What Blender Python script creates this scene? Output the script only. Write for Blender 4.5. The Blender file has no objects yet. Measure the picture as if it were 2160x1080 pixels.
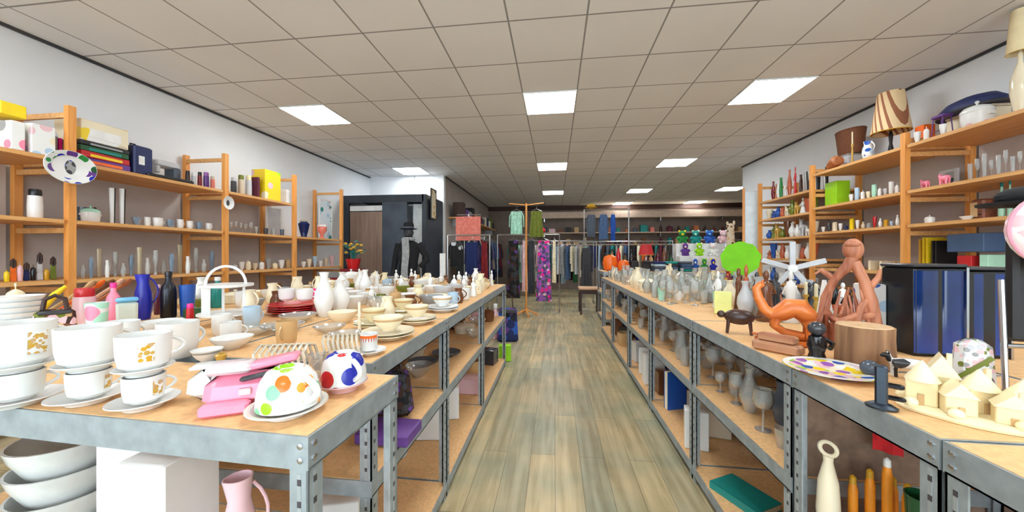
import bpy, bmesh, math, random
from mathutils import Vector, Matrix
# ---------------------------------------------------------------- camera, world, exposure
SC = bpy.context.scene
COL = SC.collection
CAMH, YAW, FPX = 1.25, math.radians(7.04), 737.0
cd = bpy.data.cameras.new('camera'); cam = bpy.data.objects.new('camera', cd); COL.objects.link(cam)
cd.sensor_width = 36.0; cd.lens = 36.0 * FPX / 2160.0; cd.clip_start = 0.02; cd.shift_y = -2.0 / 2160.0
cam.location = (0, 0, CAMH); cam.rotation_euler = (math.radians(90), 0, YAW)
SC.camera = cam
SC.view_settings.view_transform = 'Standard'; SC.view_settings.look = 'None'
SC.view_settings.gamma = 1.0; SC.view_settings.use_curve_mapping = False
SC.view_settings.exposure = 0.88
LAMP = 13.0
wd = bpy.data.worlds.new('daylight'); SC.world = wd; wd.use_nodes = True
wd.node_tree.nodes['Background'].inputs[0].default_value = (0.80, 0.90, 1.0, 1)
wd.node_tree.nodes['Background'].inputs[1].default_value = 5.0
SC.cycles.max_bounces = 8; SC.cycles.diffuse_bounces = 5; SC.cycles.transparent_max_bounces = 24
SC.cycles.sample_clamp_indirect = 6.0; SC.cycles.use_denoising = True
FW = Vector((-math.sin(YAW), math.cos(YAW), 0)); RT = Vector((math.cos(YAW), math.sin(YAW), 0))
PI = math.pi
rnd = random.Random(7)
# a point of the place seen along a direction of view, on a plane of known height / side / distance
def ray(px, py): return FW + RT * ((px - 1080.0) / FPX) + Vector((0, 0, (538.0 - py) / FPX))
def onz(px, py, z):
    d = ray(px, py); t = (z - CAMH) / d.z; return Vector((d.x * t, d.y * t, z))
def onx(px, X, z):
    d = ray(px, 538); t = X / d.x; return Vector((X, d.y * t, z))
def ony(px, Y, z):
    d = ray(px, 538); t = Y / d.y; return Vector((d.x * t, Y, z))
def dep(p): return Vector((p.x, p.y, 0)).dot(FW)
def zat(p, py): return CAMH + (538.0 - py) / FPX * dep(p)
# ---------------------------------------------------------------- materials
def lin(c):
    if isinstance(c, str): c = PAL[c]
    return tuple(((x / 255.0) / 12.92 if x <= 10 else (((x / 255.0) + 0.055) / 1.055) ** 2.4) for x in c) + (1.0,)
PAL = dict(white=(226,226,223), cream=(232,220,190), ivory=(226,214,176), grey=(150,152,152), silver=(190,192,195),
  black=(22,22,25), charcoal=(55,56,60), navy=(20,34,84), blue=(36,84,168), royal=(30,40,160), sky=(110,180,225), teal=(20,130,125),
  mint=(170,220,195), green=(40,130,60), lime=(150,210,30), dkgreen=(30,80,45), yellow=(238,205,30), mustard=(205,155,40), orange=(240,110,30),
  red=(190,30,35), dkred=(120,20,28), pink=(245,140,165), hotpink=(240,40,140), rose=(225,185,190), purple=(95,55,130), violet=(150,90,170),
  brown=(110,66,40), dkbrown=(60,36,26), tan=(196,160,112), terracotta=(180,90,60), gold=(196,156,70), copper=(180,105,65),
  beige=(205,190,165), salmon=(225,125,110), olive=(110,120,40), denim=(70,95,130), ltblue=(175,200,220), peach=(235,190,160), maroon=(90,25,45), slate=(75,84,96), wood=(196,120,50))
_M = {}
def nodes(name):
    m = bpy.data.materials.new(name); m.use_nodes = True; nt = m.node_tree
    return m, nt, nt.nodes['Principled BSDF'], nt.links
def N(nt, t, **kw):
    n = nt.nodes.new(t)
    for k, v in kw.items():
        if k.startswith('i_'): n.inputs[k[2:].replace('_', ' ')].default_value = v
        else: setattr(n, k, v)
    return n
def mt(c, r=0.45, me=0.0, var=0.10, sc=9.0, bump=0.0, alpha=1.0):
    key = (c, r, me, var, sc, bump)
    if key in _M: return _M[key]
    m, nt, p, L = nodes('%s_surface' % (c if isinstance(c, str) else 'plain'))
    b = lin(c); tc = N(nt, 'ShaderNodeTexCoord'); nz = N(nt, 'ShaderNodeTexNoise', i_Scale=sc, i_Detail=4.0)
    L.new(tc.outputs['Object'], nz.inputs['Vector'])
    rp = N(nt, 'ShaderNodeValToRGB'); e = rp.color_ramp.elements
    e[0].position = .3; e[1].position = .7
    e[0].color = tuple(x * (1 - var) for x in b[:3]) + (1,); e[1].color = tuple(min(1, x * (1 + var)) for x in b[:3]) + (1,)
    L.new(nz.outputs['Fac'], rp.inputs['Fac']); L.new(rp.outputs['Color'], p.inputs['Base Color'])
    p.inputs['Roughness'].default_value = r; p.inputs['Metallic'].default_value = me
    if bump:
        bp = N(nt, 'ShaderNodeBump', i_Strength=bump, i_Distance=0.01); L.new(nz.outputs['Fac'], bp.inputs['Height']); L.new(bp.outputs['Normal'], p.inputs['Normal'])
    _M[key] = m; return m
def glaze(c): return mt(c, 0.16, 0, 0.04, 6)
def cloth(c): return mt(c, 0.9, 0, 0.22, 22, 0.3)
def plastic(c): return mt(c, 0.3, 0, 0.05)
def metal(c='silver', r=.3): return mt(c, r, 1.0, 0.12, 12)
def glass(c='white', a=.82):
    key = ('glass', c, a)
    if key in _M: return _M[key]
    m = bpy.data.materials.new('%s_glass' % c); m.use_nodes = True; nt = m.node_tree; nt.nodes.clear(); L = nt.links
    o = N(nt, 'ShaderNodeOutputMaterial'); t = N(nt, 'ShaderNodeBsdfTransparent'); g = N(nt, 'ShaderNodeBsdfGlossy'); g.inputs['Roughness'].default_value = .08
    d = N(nt, 'ShaderNodeBsdfDiffuse'); d.inputs['Color'].default_value = lin(c)
    b = lin(c); t.inputs['Color'].default_value = tuple(.55 + .45 * x for x in b[:3]) + (1,) if c != 'white' else (.94, .96, .96, 1)
    lw = N(nt, 'ShaderNodeLayerWeight', i_Blend=0.42); nz = N(nt, 'ShaderNodeTexNoise', i_Scale=20.0)
    m1 = N(nt, 'ShaderNodeMixShader'); m1.inputs[0].default_value = 1 - a; m2 = N(nt, 'ShaderNodeMixShader')
    L.new(t.outputs[0], m1.inputs[1]); L.new(d.outputs[0], m1.inputs[2])
    L.new(lw.outputs['Facing'], m2.inputs[0]); L.new(m1.outputs[0], m2.inputs[1]); L.new(g.outputs[0], m2.inputs[2]); L.new(m2.outputs[0], o.inputs[0])
    _M[key] = m; return m
def wood(c1, c2, axis='Z', sc=7.0, r=.5):
    key = ('wood', c1, c2, axis, sc)
    if key in _M: return _M[key]
    m, nt, p, L = nodes('wood_grain'); tc = N(nt, 'ShaderNodeTexCoord'); mp = N(nt, 'ShaderNodeMapping')
    s = [sc * 5, sc * 5, sc * 5]; s['XYZ'.index(axis)] = sc * .35; mp.inputs['Scale'].default_value = s
    nz = N(nt, 'ShaderNodeTexNoise', i_Scale=1.0, i_Detail=5.0, i_Distortion=.6); rp = N(nt, 'ShaderNodeValToRGB'); e = rp.color_ramp.elements
    e[0].position = .32; e[1].position = .68; e[0].color = lin(c1); e[1].color = lin(c2)
    L.new(tc.outputs['Object'], mp.inputs['Vector']); L.new(mp.outputs[0], nz.inputs['Vector']); L.new(nz.outputs['Fac'], rp.inputs['Fac']); L.new(rp.outputs[0], p.inputs['Base Color'])
    p.inputs['Roughness'].default_value = r; _M[key] = m; return m
def blots(base, cols, sc=14.0, th=.5, r=.3, sz=None):
    """a ground colour with coloured blots scattered over it (printed flowers, mottle, patchwork)"""
    key = ('blots', base, tuple(cols), sc, th)
    if key in _M: return _M[key]
    m, nt, p, L = nodes('printed_pattern'); tc = N(nt, 'ShaderNodeTexCoord'); vo = N(nt, 'ShaderNodeTexVoronoi', i_Scale=sc)
    L.new(tc.outputs['Object'], vo.inputs['Vector']); sx = N(nt, 'ShaderNodeSeparateColor'); L.new(vo.outputs['Color'], sx.inputs[0])
    rp = N(nt, 'ShaderNodeValToRGB'); rp.color_ramp.interpolation = 'CONSTANT'; e = rp.color_ramp.elements
    k = len(cols)
    while len(e) < k: e.new(.5)
    for i in range(k): e[i].position = i / k; e[i].color = lin(cols[i])
    L.new(sx.outputs[0], rp.inputs[0]); cmp = N(nt, 'ShaderNodeMath', operation='LESS_THAN'); cmp.inputs[1].default_value = th
    L.new(vo.outputs['Distance'], cmp.inputs[0]); mx = N(nt, 'ShaderNodeMix', data_type='RGBA'); mx.inputs[6].default_value = lin(base)
    L.new(cmp.outputs[0], mx.inputs[0]); L.new(rp.outputs[0], mx.inputs[7]); L.new(mx.outputs[2], p.inputs['Base Color'])
    p.inputs['Roughness'].default_value = r; _M[key] = m; return m
def stripes(c1, c2, sc=30.0, axis='X', r=.5, rot=0, duty=.5):
    key = ('stripes', c1, c2, sc, axis, rot, duty)
    if key in _M: return _M[key]
    m, nt, p, L = nodes('striped_pattern'); tc = N(nt, 'ShaderNodeTexCoord'); mp = N(nt, 'ShaderNodeMapping'); mp.inputs['Rotation'].default_value = (0, rot, 0)
    sx = N(nt, 'ShaderNodeSeparateXYZ'); L.new(tc.outputs['Object'], mp.inputs['Vector']); L.new(mp.outputs[0], sx.inputs[0])
    a = N(nt, 'ShaderNodeMath', operation='MULTIPLY'); a.inputs[1].default_value = sc; L.new(sx.outputs[axis], a.inputs[0])
    f = N(nt, 'ShaderNodeMath', operation='FRACT'); L.new(a.outputs[0], f.inputs[0]); g = N(nt, 'ShaderNodeMath', operation='GREATER_THAN'); g.inputs[1].default_value = duty
    L.new(f.outputs[0], g.inputs[0]); mx = N(nt, 'ShaderNodeMix', data_type='RGBA'); mx.inputs[6].default_value = lin(c1); mx.inputs[7].default_value = lin(c2)
    L.new(g.outputs[0], mx.inputs[0]); L.new(mx.outputs[2], p.inputs['Base Color']); p.inputs['Roughness'].default_value = r; _M[key] = m; return m
PINE = wood((214,138,62), (232,164,88), 'Z'); PINEH = wood((204,146,82), (224,172,110), 'Y')
CHIP = mt((226,180,126), .65, 0, .12, 60); GALV = mt((160,169,173), .45, .5, .16, 26)
# ---------------------------------------------------------------- mesh building
class B:
    def __init__(s): s.v = []; s.f = []; s.m = Matrix()
    def at(s, x=0, y=0, z=0, rx=0, ry=0, rz=0):
        s.m = Matrix.Translation((x, y, z)) @ Matrix.Rotation(rz, 4, 'Z') @ Matrix.Rotation(ry, 4, 'Y') @ Matrix.Rotation(rx, 4, 'X'); return s
    def add(s, vs, fs):
        n = len(s.v); s.v += [s.m @ Vector(v) for v in vs]; s.f += [tuple(i + n for i in f) for f in fs]; return s
    def box(s, x0, y0, z0, x1, y1, z1):
        return s.add([(x0,y0,z0),(x1,y0,z0),(x1,y1,z0),(x0,y1,z0),(x0,y0,z1),(x1,y0,z1),(x1,y1,z1),(x0,y1,z1)],
                     [(0,3,2,1),(4,5,6,7),(0,1,5,4),(1,2,6,5),(2,3,7,6),(3,0,4,7)])
    def cb(s, cx, cy, z0, sx, sy, sz): return s.box(cx - sx/2, cy - sy/2, z0, cx + sx/2, cy + sy/2, z0 + sz)
    def rb(s, W, D, H, r=.01, z0=0, tw=1.0, td=1.0, cx=0, cy=0):
        """softened box; tw, td narrow the top"""
        r = min(r, W*.3, D*.3, H*.3); rows = []
        for z, k in ((0, r), (r, 0), (H - r, 0), (H, r)):
            fx = 1 + (tw - 1) * z / H; fy = 1 + (td - 1) * z / H; a = W/2*fx; b = D/2*fy; q = r*.9; row = []
            for sx, sy in ((1,1),(-1,1),(-1,-1),(1,-1)):
                c = [(sx*(a-k), sy*(b-k-q)), (sx*(a-k-q), sy*(b-k))]
                if sx*sy < 0: c.reverse()
                row += [(cx+x, cy+y, z0+z) for x, y in c]
            rows.append(row)
        vs = sum(rows, []); fs = [tuple(range(7, -1, -1)), tuple(range(24, 32))]
        for i in range(3):
            for j in range(8): fs.append((i*8+j, i*8+(j+1) % 8, i*8+8+(j+1) % 8, i*8+8+j))
        return s.add(vs, fs)
    def lathe(s, prof, n=20, sx=1.0, sy=1.0, c=(0,0,0), a0=0.0, a1=2*PI, wob=None, cap=True):
        full = abs(a1 - a0 - 2*PI) < 1e-6; k = n if full else n + 1; vs = []; fs = []
        for r, z in prof:
            for i in range(k):
                a = a0 + (a1 - a0) * i / n; q = r if wob is None else r * wob(a, z)
                vs.append((c[0] + q*sx*math.cos(a), c[1] + q*sy*math.sin(a), c[2] + z))
        for j in range(len(prof) - 1):
            for i in range(n):
                a, b = j*k + i, j*k + (i+1) % k; fs.append((a, b, b + k, a + k))
        if full and cap:
            if prof[0][0] > 1e-5: fs.append(tuple(range(k-1, -1, -1)))
            if prof[-1][0] > 1e-5: fs.append(tuple(range((len(prof)-1)*k, len(prof)*k)))
        return s.add(vs, fs)
    def band(s, prof, n=24, sx=1.0, sy=1.0, **k): return s.lathe(prof, n, sx, sy, cap=False, **k)
    def ell(s, c, r, n=14, m=9):
        if not hasattr(r, '__len__'): r = (r, r, r)
        return s.lathe([(math.sin(PI*j/m) + (1e-6 if j in (0, m) else 0), -math.cos(PI*j/m)*r[2]) for j in range(m+1)], n, r[0], r[1], c)
    def tube(s, pts, r, n=8, closed=False, flat=1.0):
        P = [Vector(p) for p in pts]; k = len(P); vs = []; fs = []; up = Vector((0,0,1)); last = None
        for i in range(k):
            if closed: t = P[(i+1) % k] - P[i-1]
            else: t = P[min(i+1, k-1)] - P[max(i-1, 0)]
            t.normalize(); a = (last - t*last.dot(t)) if last else t.cross(up)
            if a.length < 1e-3: a = t.cross(Vector((0,1,0)))
            a.normalize(); last = a.copy(); b = t.cross(a); q = r[i] if hasattr(r, '__len__') else r
            for j in range(n): w = 2*PI*j/n; vs.append(P[i] + a*math.cos(w)*q + b*math.sin(w)*q*flat)
        for i in range(k if closed else k-1):
            i2 = (i+1) % k
            for j in range(n): fs.append((i*n+j, i*n+(j+1) % n, i2*n+(j+1) % n, i2*n+j))
        if not closed: fs += [tuple(range(n-1, -1, -1)), tuple(range((k-1)*n, k*n))]
        return s.add(vs, fs)
    def prism(s, pts, y0, y1):
        """outline in x,z pushed from y0 to y1"""
        n = len(pts); vs = [(x, y0, z) for x, z in pts] + [(x, y1, z) for x, z in pts]
        fs = [tuple(range(n)), tuple(range(2*n-1, n-1, -1))] + [(i, i+n, (i+1) % n + n, (i+1) % n) for i in range(n)]
        return s.add(vs, fs)
    def flatprism(s, pts, z0, z1):
        n = len(pts); vs = [(x, y, z0) for x, y in pts] + [(x, y, z1) for x, y in pts]
        return s.add(vs, [tuple(range(n-1, -1, -1)), tuple(range(n, 2*n))] + [(i, (i+1) % n, (i+1) % n + n, i+n) for i in range(n)])
    def sheet(s, rows, th):
        """a surface from rows of points with thickness th along local y"""
        R, C = len(rows), len(rows[0]); f = [tuple(p) for r in rows for p in r]; bk = [(p[0], p[1] + th, p[2]) for p in f]; o = R*C; fs = []
        for i in range(R-1):
            for j in range(C-1):
                a = i*C+j; fs.append((a, a+1, a+C+1, a+C)); fs.append((o+a, o+a+C, o+a+C+1, o+a+1))
        for i in range(R-1):
            for a, b in ((i*C, (i+1)*C), ((i+1)*C+C-1, i*C+C-1)): fs.append((a, b, b+o, a+o))
        for j in range(C-1):
            for a, b in ((j+1, j), ((R-1)*C+j, (R-1)*C+j+1)): fs.append((a, b, b+o, a+o))
        return s.add(f + bk, fs)
    def mesh(s, name, mat, smooth=True, ang=38):
        me = bpy.data.meshes.new(name); me.from_pydata([tuple(v) for v in s.v], [], s.f); me.materials.append(mat)
        bm = bmesh.new(); bm.from_mesh(me); bmesh.ops.recalc_face_normals(bm, faces=bm.faces); bm.to_mesh(me); bm.free()
        if smooth:
            me.polygons.foreach_set('use_smooth', [True]*len(me.polygons)); me.set_sharp_from_angle(angle=math.radians(ang))
        me.update(); return me
def link(name, data, parent=None):
    o = bpy.data.objects.new(name, data); COL.objects.link(o)
    if parent: o.parent = parent
    return o
LABELS = {}; OCC = []   # OCC: footprints (x, y, z, radius) of what already stands somewhere
def tag(o, label=None, cat=None, group=None, kind=None):
    if label:
        o['label'] = label
        if cat: LABELS.setdefault(label, []).append(o.name)
    if cat: o['category'] = cat
    if group: o['group'] = group
    if kind: o['kind'] = kind
    return o
def struct(name, b, mat, smooth=False, kind='structure'):
    o = link(name, b.mesh(name, mat, smooth)); return tag(o, kind=kind)
def _parts(spec, root):
    for sp in spec:
        o = link(sp[0], sp[1].mesh(sp[0], sp[2]), root)
        if len(sp) > 3: _parts(sp[3], o)
def make(name, spec, loc, rz, label, cat, group=None, rx=0, ry=0):
    """one thing: a single mesh, or an Empty at its base with its parts under it"""
    if len(spec) == 1 and len(spec[0]) == 3: o = link(name, spec[0][1].mesh(name, spec[0][2]))
    else: o = link(name, None); _parts(spec, o)
    o.location = loc; o.rotation_euler = (rx, ry, rz)
    if name not in ('pine_shelving_unit', 'steel_rack_table', 'changing_cubicle', 'ceiling_light'): OCC.append((loc[0], loc[1], loc[2], max(math.hypot(v.x, v.y) for sp in spec for v in sp[1].v)))
    return tag(o, label, cat, group, 'thing')
def dup(src, loc, rz, label, group=None):
    r = src.copy(); COL.objects.link(r); r.location = loc; r.rotation_euler = (src.rotation_euler[0], src.rotation_euler[1], rz)
    r['label'] = label; LABELS.setdefault(label, []).append(r.name)
    if group: r['group'] = group
    for ch in list(src.children):
        c = ch.copy(); COL.objects.link(c); c.parent = r
        for g in ch.children: d = g.copy(); COL.objects.link(d); d.parent = c
    return r
# ---------------------------------------------------------------- kinds: each returns [(part, mesh, material, [sub-parts])]
def prof_in(pr, t=.0035):
    """close a profile into a hollow vessel"""
    ins = [(max(r - t, .001), z) for r, z in reversed(pr)]; zb = pr[0][1] + t
    ins = [(r, max(z, zb)) for r, z in ins]
    return pr + ins + [(.0005, zb)]
def handle(b, x, z0, z1, out, r, sgn=1):
    return b.tube([(sgn*(x + out*math.sin(PI*t/7)*1.0 - .003*(t in (0,7))), 0, z0 + (z1-z0)*t/7) for t in range(8)], r, 7)
def k_cup(W, H, m, m2=None, emblem=None, hs=1):
    R = W/2; b = B().lathe(prof_in([(R*.62, 0), (R*.66, H*.04), (R*.88, H*.14), (R*.96, H*.4), (R, H)], R*.07), 24)
    s = [('cup_body', b, m), ('handle', handle(B(), R*.93, H*.25, H*.82, R*.55, R*.09, hs), m2 or m)]
    if emblem: s.append(('emblem', B().lathe([(R*.955, H*.3), (R*.985, H*.55), (R*1.0, H*.8)], 5, a0=emblem-.28, a1=emblem+.28, c=(0,0,0)), blots('white', ['gold','mustard','tan'], 110, .55)))
    return s
def k_mugdown(W, H, m):   # cup standing on its rim
    R = W/2; return [('cup_body', B().lathe([(R*.93,0),(R,0),(R*.98,H*.35),(R*.86,H*.7),(R*.68,H*.92),(R*.5,H*.97),(R*.48,H),(R*.42,H),(R*.4,H*.96),(.001,H*.96)], 28), m),
                     ('handle', handle(B(), R*.86, H*.12, H*.8, R*.52, R*.12), glaze('white'))]
def k_plate(W, H=.02, m=None, m2=None):
    R = W/2; H = max(H, .012); pr = [(R*.5,0),(R*.56,0),(R*.62,H*.35),(R,H),(R*.995,H*1.12),(R*.6,H*.55),(R*.5,H*.42),(.001,H*.4)]
    s = [('plate', B().lathe(pr, 32), m)]
    if m2: s.append(('rim_band', B().band([(R*.99,H*1.13),(R*.93,H*1.07),(R*.86,H*.99),(R*.86,H*.97)], 32), m2))
    return s
def k_oval(W, H, m, m2=None, m3=None):   # oval platter, lies flat
    R = W/2; s = [('dish', B().lathe([(R*.5,0),(R*.62,.004),(R,.022),(R*.99,.026),(R*.64,.012),(.001,.010)], 32, 1, H/W), m)]
    if m2: s.append(('painted_rim', B().band([(R*.97,.0262),(R*.7,.0165)], 32, 1, H/W), m2))
    if m3: s.append(('painted_motif', B().lathe([(R*.36,.0125),(.001,.0122)], 20, 1.2, .7), m3))
    return s
def k_bowl(W, H, m, m2=None):
    R = W/2; s = [('bowl', B().lathe(prof_in([(R*.4,0),(R*.42,H*.08),(R*.7,H*.35),(R*.92,H*.75),(R,H)], R*.05), 26), m)]
    if m2: s.append(('painted_band', B().band([(R*.925,H*.74),(R*.975,H*.9)], 26), m2))
    return s
def k_tumbler(W, H, m): R = W/2; return [('glass', B().lathe(prof_in([(R*.78,0),(R*.8,.003),(R,H)], R*.06), 18), m)]
def k_wine(W, H, m):
    R = W/2; return [('bowl', B().lathe(prof_in([(R*.1,H*.48),(R*.7,H*.56),(R,H*.72),(R*.86,H)], R*.05), 16), m),
      ('stem', B().lathe([(R*.8,0),(R*.8,.003),(R*.15,.012),(R*.09,H*.25),(R*.12,H*.485)], 12), m)]
def k_vase(W, H, m, v=0, m2=None):
    R = W/2; P = [[(.5,0),(.55,.02),(1,.35),(.9,.55),(.4,.8),(.35,.9),(.5,1)], [(.6,0),(.5,.1),(.8,.45),(1,.8),(.6,.93),(.65,1)], [(.7,0),(.75,.02),(.85,.5),(1,1)],
      [(.5,0),(.9,.1),(1,.3),(.7,.55),(.28,.7),(.26,.93),(.4,1)], [(.6,0),(.62,.05),(.3,.15),(.35,.3),(1,.6),(.95,.85),(.75,1)]][v % 5]
    s = [('vase', B().lathe(prof_in([(R*a, H*b) for a, b in P], R*.08), 20), m)]
    if m2: s.append(('neck_band', B().band([(R*P[-2][0]*1.04, H*P[-2][1]), (R*P[-1][0]*1.05, H*.985)], 20), m2))
    return s
def k_jug(W, H, m, m2=None):
    R = W*.38; pr = [(R*.75,0),(R*.8,H*.02),(R,H*.3),(R*.9,H*.6),(R*.62,H*.8),(R*.72,H*.97),(R*.75,H)]
    return [('jug_body', B().lathe(prof_in(pr, R*.07), 22, wob=lambda a, z: 1 + (.22*max(0, math.cos(a-PI))**8 if z > H*.8 else 0)), m), ('handle', handle(B(), R*.8, H*.3, H*.92, R*.75, R*.11), m2 or m)]
def k_bottle(W, H, m, m2):
    R = W/2; return [('bottle_body', B().lathe([(R*.9,0),(R,H*.03),(R,H*.55),(R*.85,H*.68),(R*.4,H*.78),(R*.36,H*.9)], 20), m), ('cap', B().lathe([(R*.44,H*.88),(R*.46,H*.9),(R*.46,H*.99),(R*.4,H)], 16), m2)]
def k_canister(W, H, m, m2):
    R = W/2; return [('canister_body', B().lathe([(R*.9,0),(R*.97,H*.02),(R,H*.4),(R*.92,H*.78)], 24), m), ('lid', B().lathe([(R*.8,H*.775),(R*.84,H*.8),(R*.84,H*.95),(R*.74,H)], 24), m2)]
def k_teapot(W, H, m, m2=None):
    R = W*.33; return [('pot_body', B().lathe([(R*.55,0),(R*.6,H*.03),(R*.95,H*.25),(R,H*.45),(R*.8,H*.7),(R*.5,H*.78)], 22), m),
      ('lid', B().lathe([(R*.52,H*.775),(R*.5,H*.82),(R*.2,H*.88),(R*.08,H*.89),(R*.12,H*.95),(R*.05,H)], 18), m2 or m),
      ('spout', B().tube([(R*.85,0,H*.25),(R*1.25,0,H*.4),(R*1.4,0,H*.62),(R*1.6,0,H*.72)], [R*.2,R*.14,R*.1,R*.08], 8), m), ('handle', handle(B(), R*.85, H*.2, H*.68, R*.6, R*.09, -1), m)]
def k_casserole(W, H, m, m2=None):
    R = W*.42; return [('pot_body', B().lathe([(R*.85,0),(R*.92,H*.03),(R,H*.4),(R,H*.6)], 24), m),
      ('lid', B().lathe([(R*1.04,H*.6),(R*1.04,H*.66),(R*.8,H*.78),(R*.3,H*.85),(.001,H*.86)], 24), m2 or m, [('knob', B().lathe([(R*.08,H*.85),(R*.07,H*.9),(R*.16,H*.96),(R*.1,H)], 12), m2 or m)]),
      ('handle', B().cb(R*1.08,0,H*.42,R*.22,R*.4,H*.1), m), ('handle', B().cb(-R*1.08,0,H*.42,R*.22,R*.4,H*.1), m)]
def k_pan(W, H, m, m2):
    R = W*.3; return [('pan_body', B().lathe(prof_in([(R*.85,0),(R*.95,H*.1),(R,H)], R*.05), 22, c=(-W*.18,0,0)), m), ('handle', B().tube([(-W*.18+R*.95,0,H*.8),(W*.2,0,H*.9),(W*.5,0,H*1.0)], [.012,.009,.012], 8), m2)]
def k_box(W, H, m, D=None, m2=None, m3=None, r=.004):
    D = D or W*.7; s = [('box_body', B().rb(W, D, H*.8 if m3 else H, r), m)]
    if m3: s.append(('lid', B().rb(W*1.03, D*1.03, H*.24, r, H*.76), m3))
    if m2:
        s.append(('printed_label', B().cb(0, -D/2-.0006, H*.2, W*.66, .0016, H*.42), m2))
    return s
def k_book(W, H, m, D=.16):
    return [('cover', B().box(-W/2,-D/2,0,-W/2+.003,D/2,H).box(W/2-.003,-D/2,0,W/2,D/2,H).box(-W/2,-D/2-.002,0,W/2,-D/2+.002,H), m), ('pages', B().box(-W/2+.003,-D/2+.002,.003,W/2-.003,D/2-.004,H-.003), mt('cream', .8, 0, .05, 60))]
def k_flatbook(W, H, m, D=.2):
    return [('cover', B().box(-W/2,-D/2,0,W/2,D/2,.003).box(-W/2,-D/2,H-.003,W/2,D/2,H).box(-W/2-.002,-D/2,0,-W/2+.002,D/2,H), m), ('pages', B().box(-W/2+.002,-D/2+.004,.003,W/2-.004,D/2-.004,H-.003), mt('cream', .8, 0, .05, 60))]
def k_basket(W, H, m, hd=False, D=1.0):
    R = W/2; s = [('basket_body', B().lathe(prof_in([(R*.75,0),(R*.85,H*.1),(R*.97,H*.7),(R,H)], R*.08), 30, 1, D, wob=lambda a, z: 1 + .025*math.sin(a*24 + (z/H*14 // 1)*PI)), m), ('rim', B().tube([(R*.97*math.cos(t*PI/14), R*.97*D*math.sin(t*PI/14), H) for t in range(28)], R*.06, 6, True), m)]
    if hd: s.append(('handle', B().tube([(R*.9*math.cos(PI*t/10), 0, H + R*1.0*math.sin(PI*t/10)) for t in range(11)], R*.06, 6), m))
    return s
def k_lamp(W, H, m, m2, base=0, sh=.45):
    R = W/2; hz = H*(1-sh)
    P = [[(.45,0),(.45,.03),(.12,.08),(.14,.3),(.08,.5),(.12,.8),(.06,1)], [(.35,0),(.4,.03),(.75,.35),(.7,.55),(.2,.78),(.18,.9),(.08,1)]][base]
    return [('lamp_base', B().lathe([(R*a, hz*b*1.08) for a, b in P], 20), m), ('shade', B().band([(R,hz),(R*.66,H),(R*.64,H),(R*.975,hz)], 28), m2, [('shade_trim', B().tube([(R*math.cos(t*PI/16), R*math.sin(t*PI/16), hz) for t in range(32)], R*.03, 5, True), mt('mustard', .6))]),
      ('socket', B().lathe([(R*.1,hz*1.05),(R*.1,hz*1.2),(R*.14,hz*1.24),(R*.1,hz*1.4)], 12), metal('gold'))]
def k_candle(W, H, m, m2=None):
    R = W/2; return [('candlestick', B().lathe([(R,0),(R,H*.03),(R*.35,H*.08),(R*.22,H*.25),(R*.35,H*.35),(R*.2,H*.5),(R*.4,H*.58),(R*.42,H*.62)], 16), m), ('candle', B().lathe([(R*.22,H*.6),(R*.22,H*.97),(R*.05,H)], 12), m2 or mt('ivory', .6))]
def k_person(W, H, m, m2=None):
    """small figurine with robe, arms and head"""
    R = W/2; b = B().lathe([(R*.9,0),(R*.95,H*.04),(R*.7,H*.25),(R*.5,H*.5),(R*.62,H*.66),(R*.45,H*.76),(R*.18,H*.8),(R*.17,H*.84)], 16, 1, .75)
    b.tube([(-R*.5,0,H*.7),(-R*.78,-R*.3,H*.55),(-R*.3,-R*.62,H*.5)], [R*.17,R*.14,R*.1], 7); b.tube([(R*.5,0,H*.7),(R*.78,-R*.3,H*.55),(R*.3,-R*.62,H*.5)], [R*.17,R*.14,R*.1], 7)
    return [('figure_body', b, m), ('head', B().ell((0,0,H*.9), (R*.27,R*.28,H*.1)), m2 or m)]
def k_pet(W, H, m, m2=None, neck=.5, tail=.3):
    """small standing four-legged figure, length W along x, head at -x"""
    b = B(); t = H*.16; by = H*.52
    b.tube([(-W*.26,0,by),(-W*.1,0,by*1.0),(W*.12,0,by*1.02),(W*.3,0,by*1.0),(W*.34,0,by*.95)], [H*.16,H*.2,H*.2,H*.18,H*.08], 12)
    b.tube([(-W*.22,0,by*1.05),(-W*.32,0,by*1.05+H*neck*.35),(-W*.34,0,by+H*neck*.7)], [H*.14,H*.1,H*.09], 10)
    b.ell((-W*.38,0,by+H*neck*.75), (W*.11,H*.1,H*.1)); b.ell((-W*.46,0,by+H*neck*.68), (W*.05,H*.06,H*.06))
    b.tube([(W*.34,0,by),(W*.42,0,by-H*.05),(W*.45,0,by-H*tail)], [H*.035,H*.03,H*.02], 6)
    s = [('animal_body', b, m)]
    for sx, k in ((-.22,1),(-.2,-1),(.26,1),(.28,-1)):
        s.append(('leg', B().tube([(W*sx,k*H*.09,by),(W*sx*1.04,k*H*.1,by*.5),(W*sx,k*H*.1,.002)], [H*.085,H*.05,H*.055], 8), m))
    for k in (1,-1): s.append(('ear', B().ell((-W*.34,k*H*.08,by+H*neck*.75+H*.11), (H*.03,H*.03,H*.06)), m2 or m))
    return s
def k_tray(W, H, m, D): return [('tray', B().box(-W/2,-D/2,0,W/2,D/2,.006).box(-W/2,-D/2,0,-W/2+.006,D/2,H).box(W/2-.006,-D/2,0,W/2,D/2,H).box(-W/2,-D/2,0,W/2,-D/2+.006,H).box(-W/2,D/2-.006,0,W/2,D/2,H), m)]
def k_frame(W, H, m, m2, t=.025):
    return [('frame', B().box(-W/2,-.01,0,W/2,.01,t).box(-W/2,-.01,H-t,W/2,.01,H).box(-W/2,-.01,t,-W/2+t,.01,H-t).box(W/2-t,-.01,t,W/2,.01,H-t), m), ('picture', B().box(-W/2+t,-.004,t,W/2-t,.006,H-t), m2)]
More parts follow.
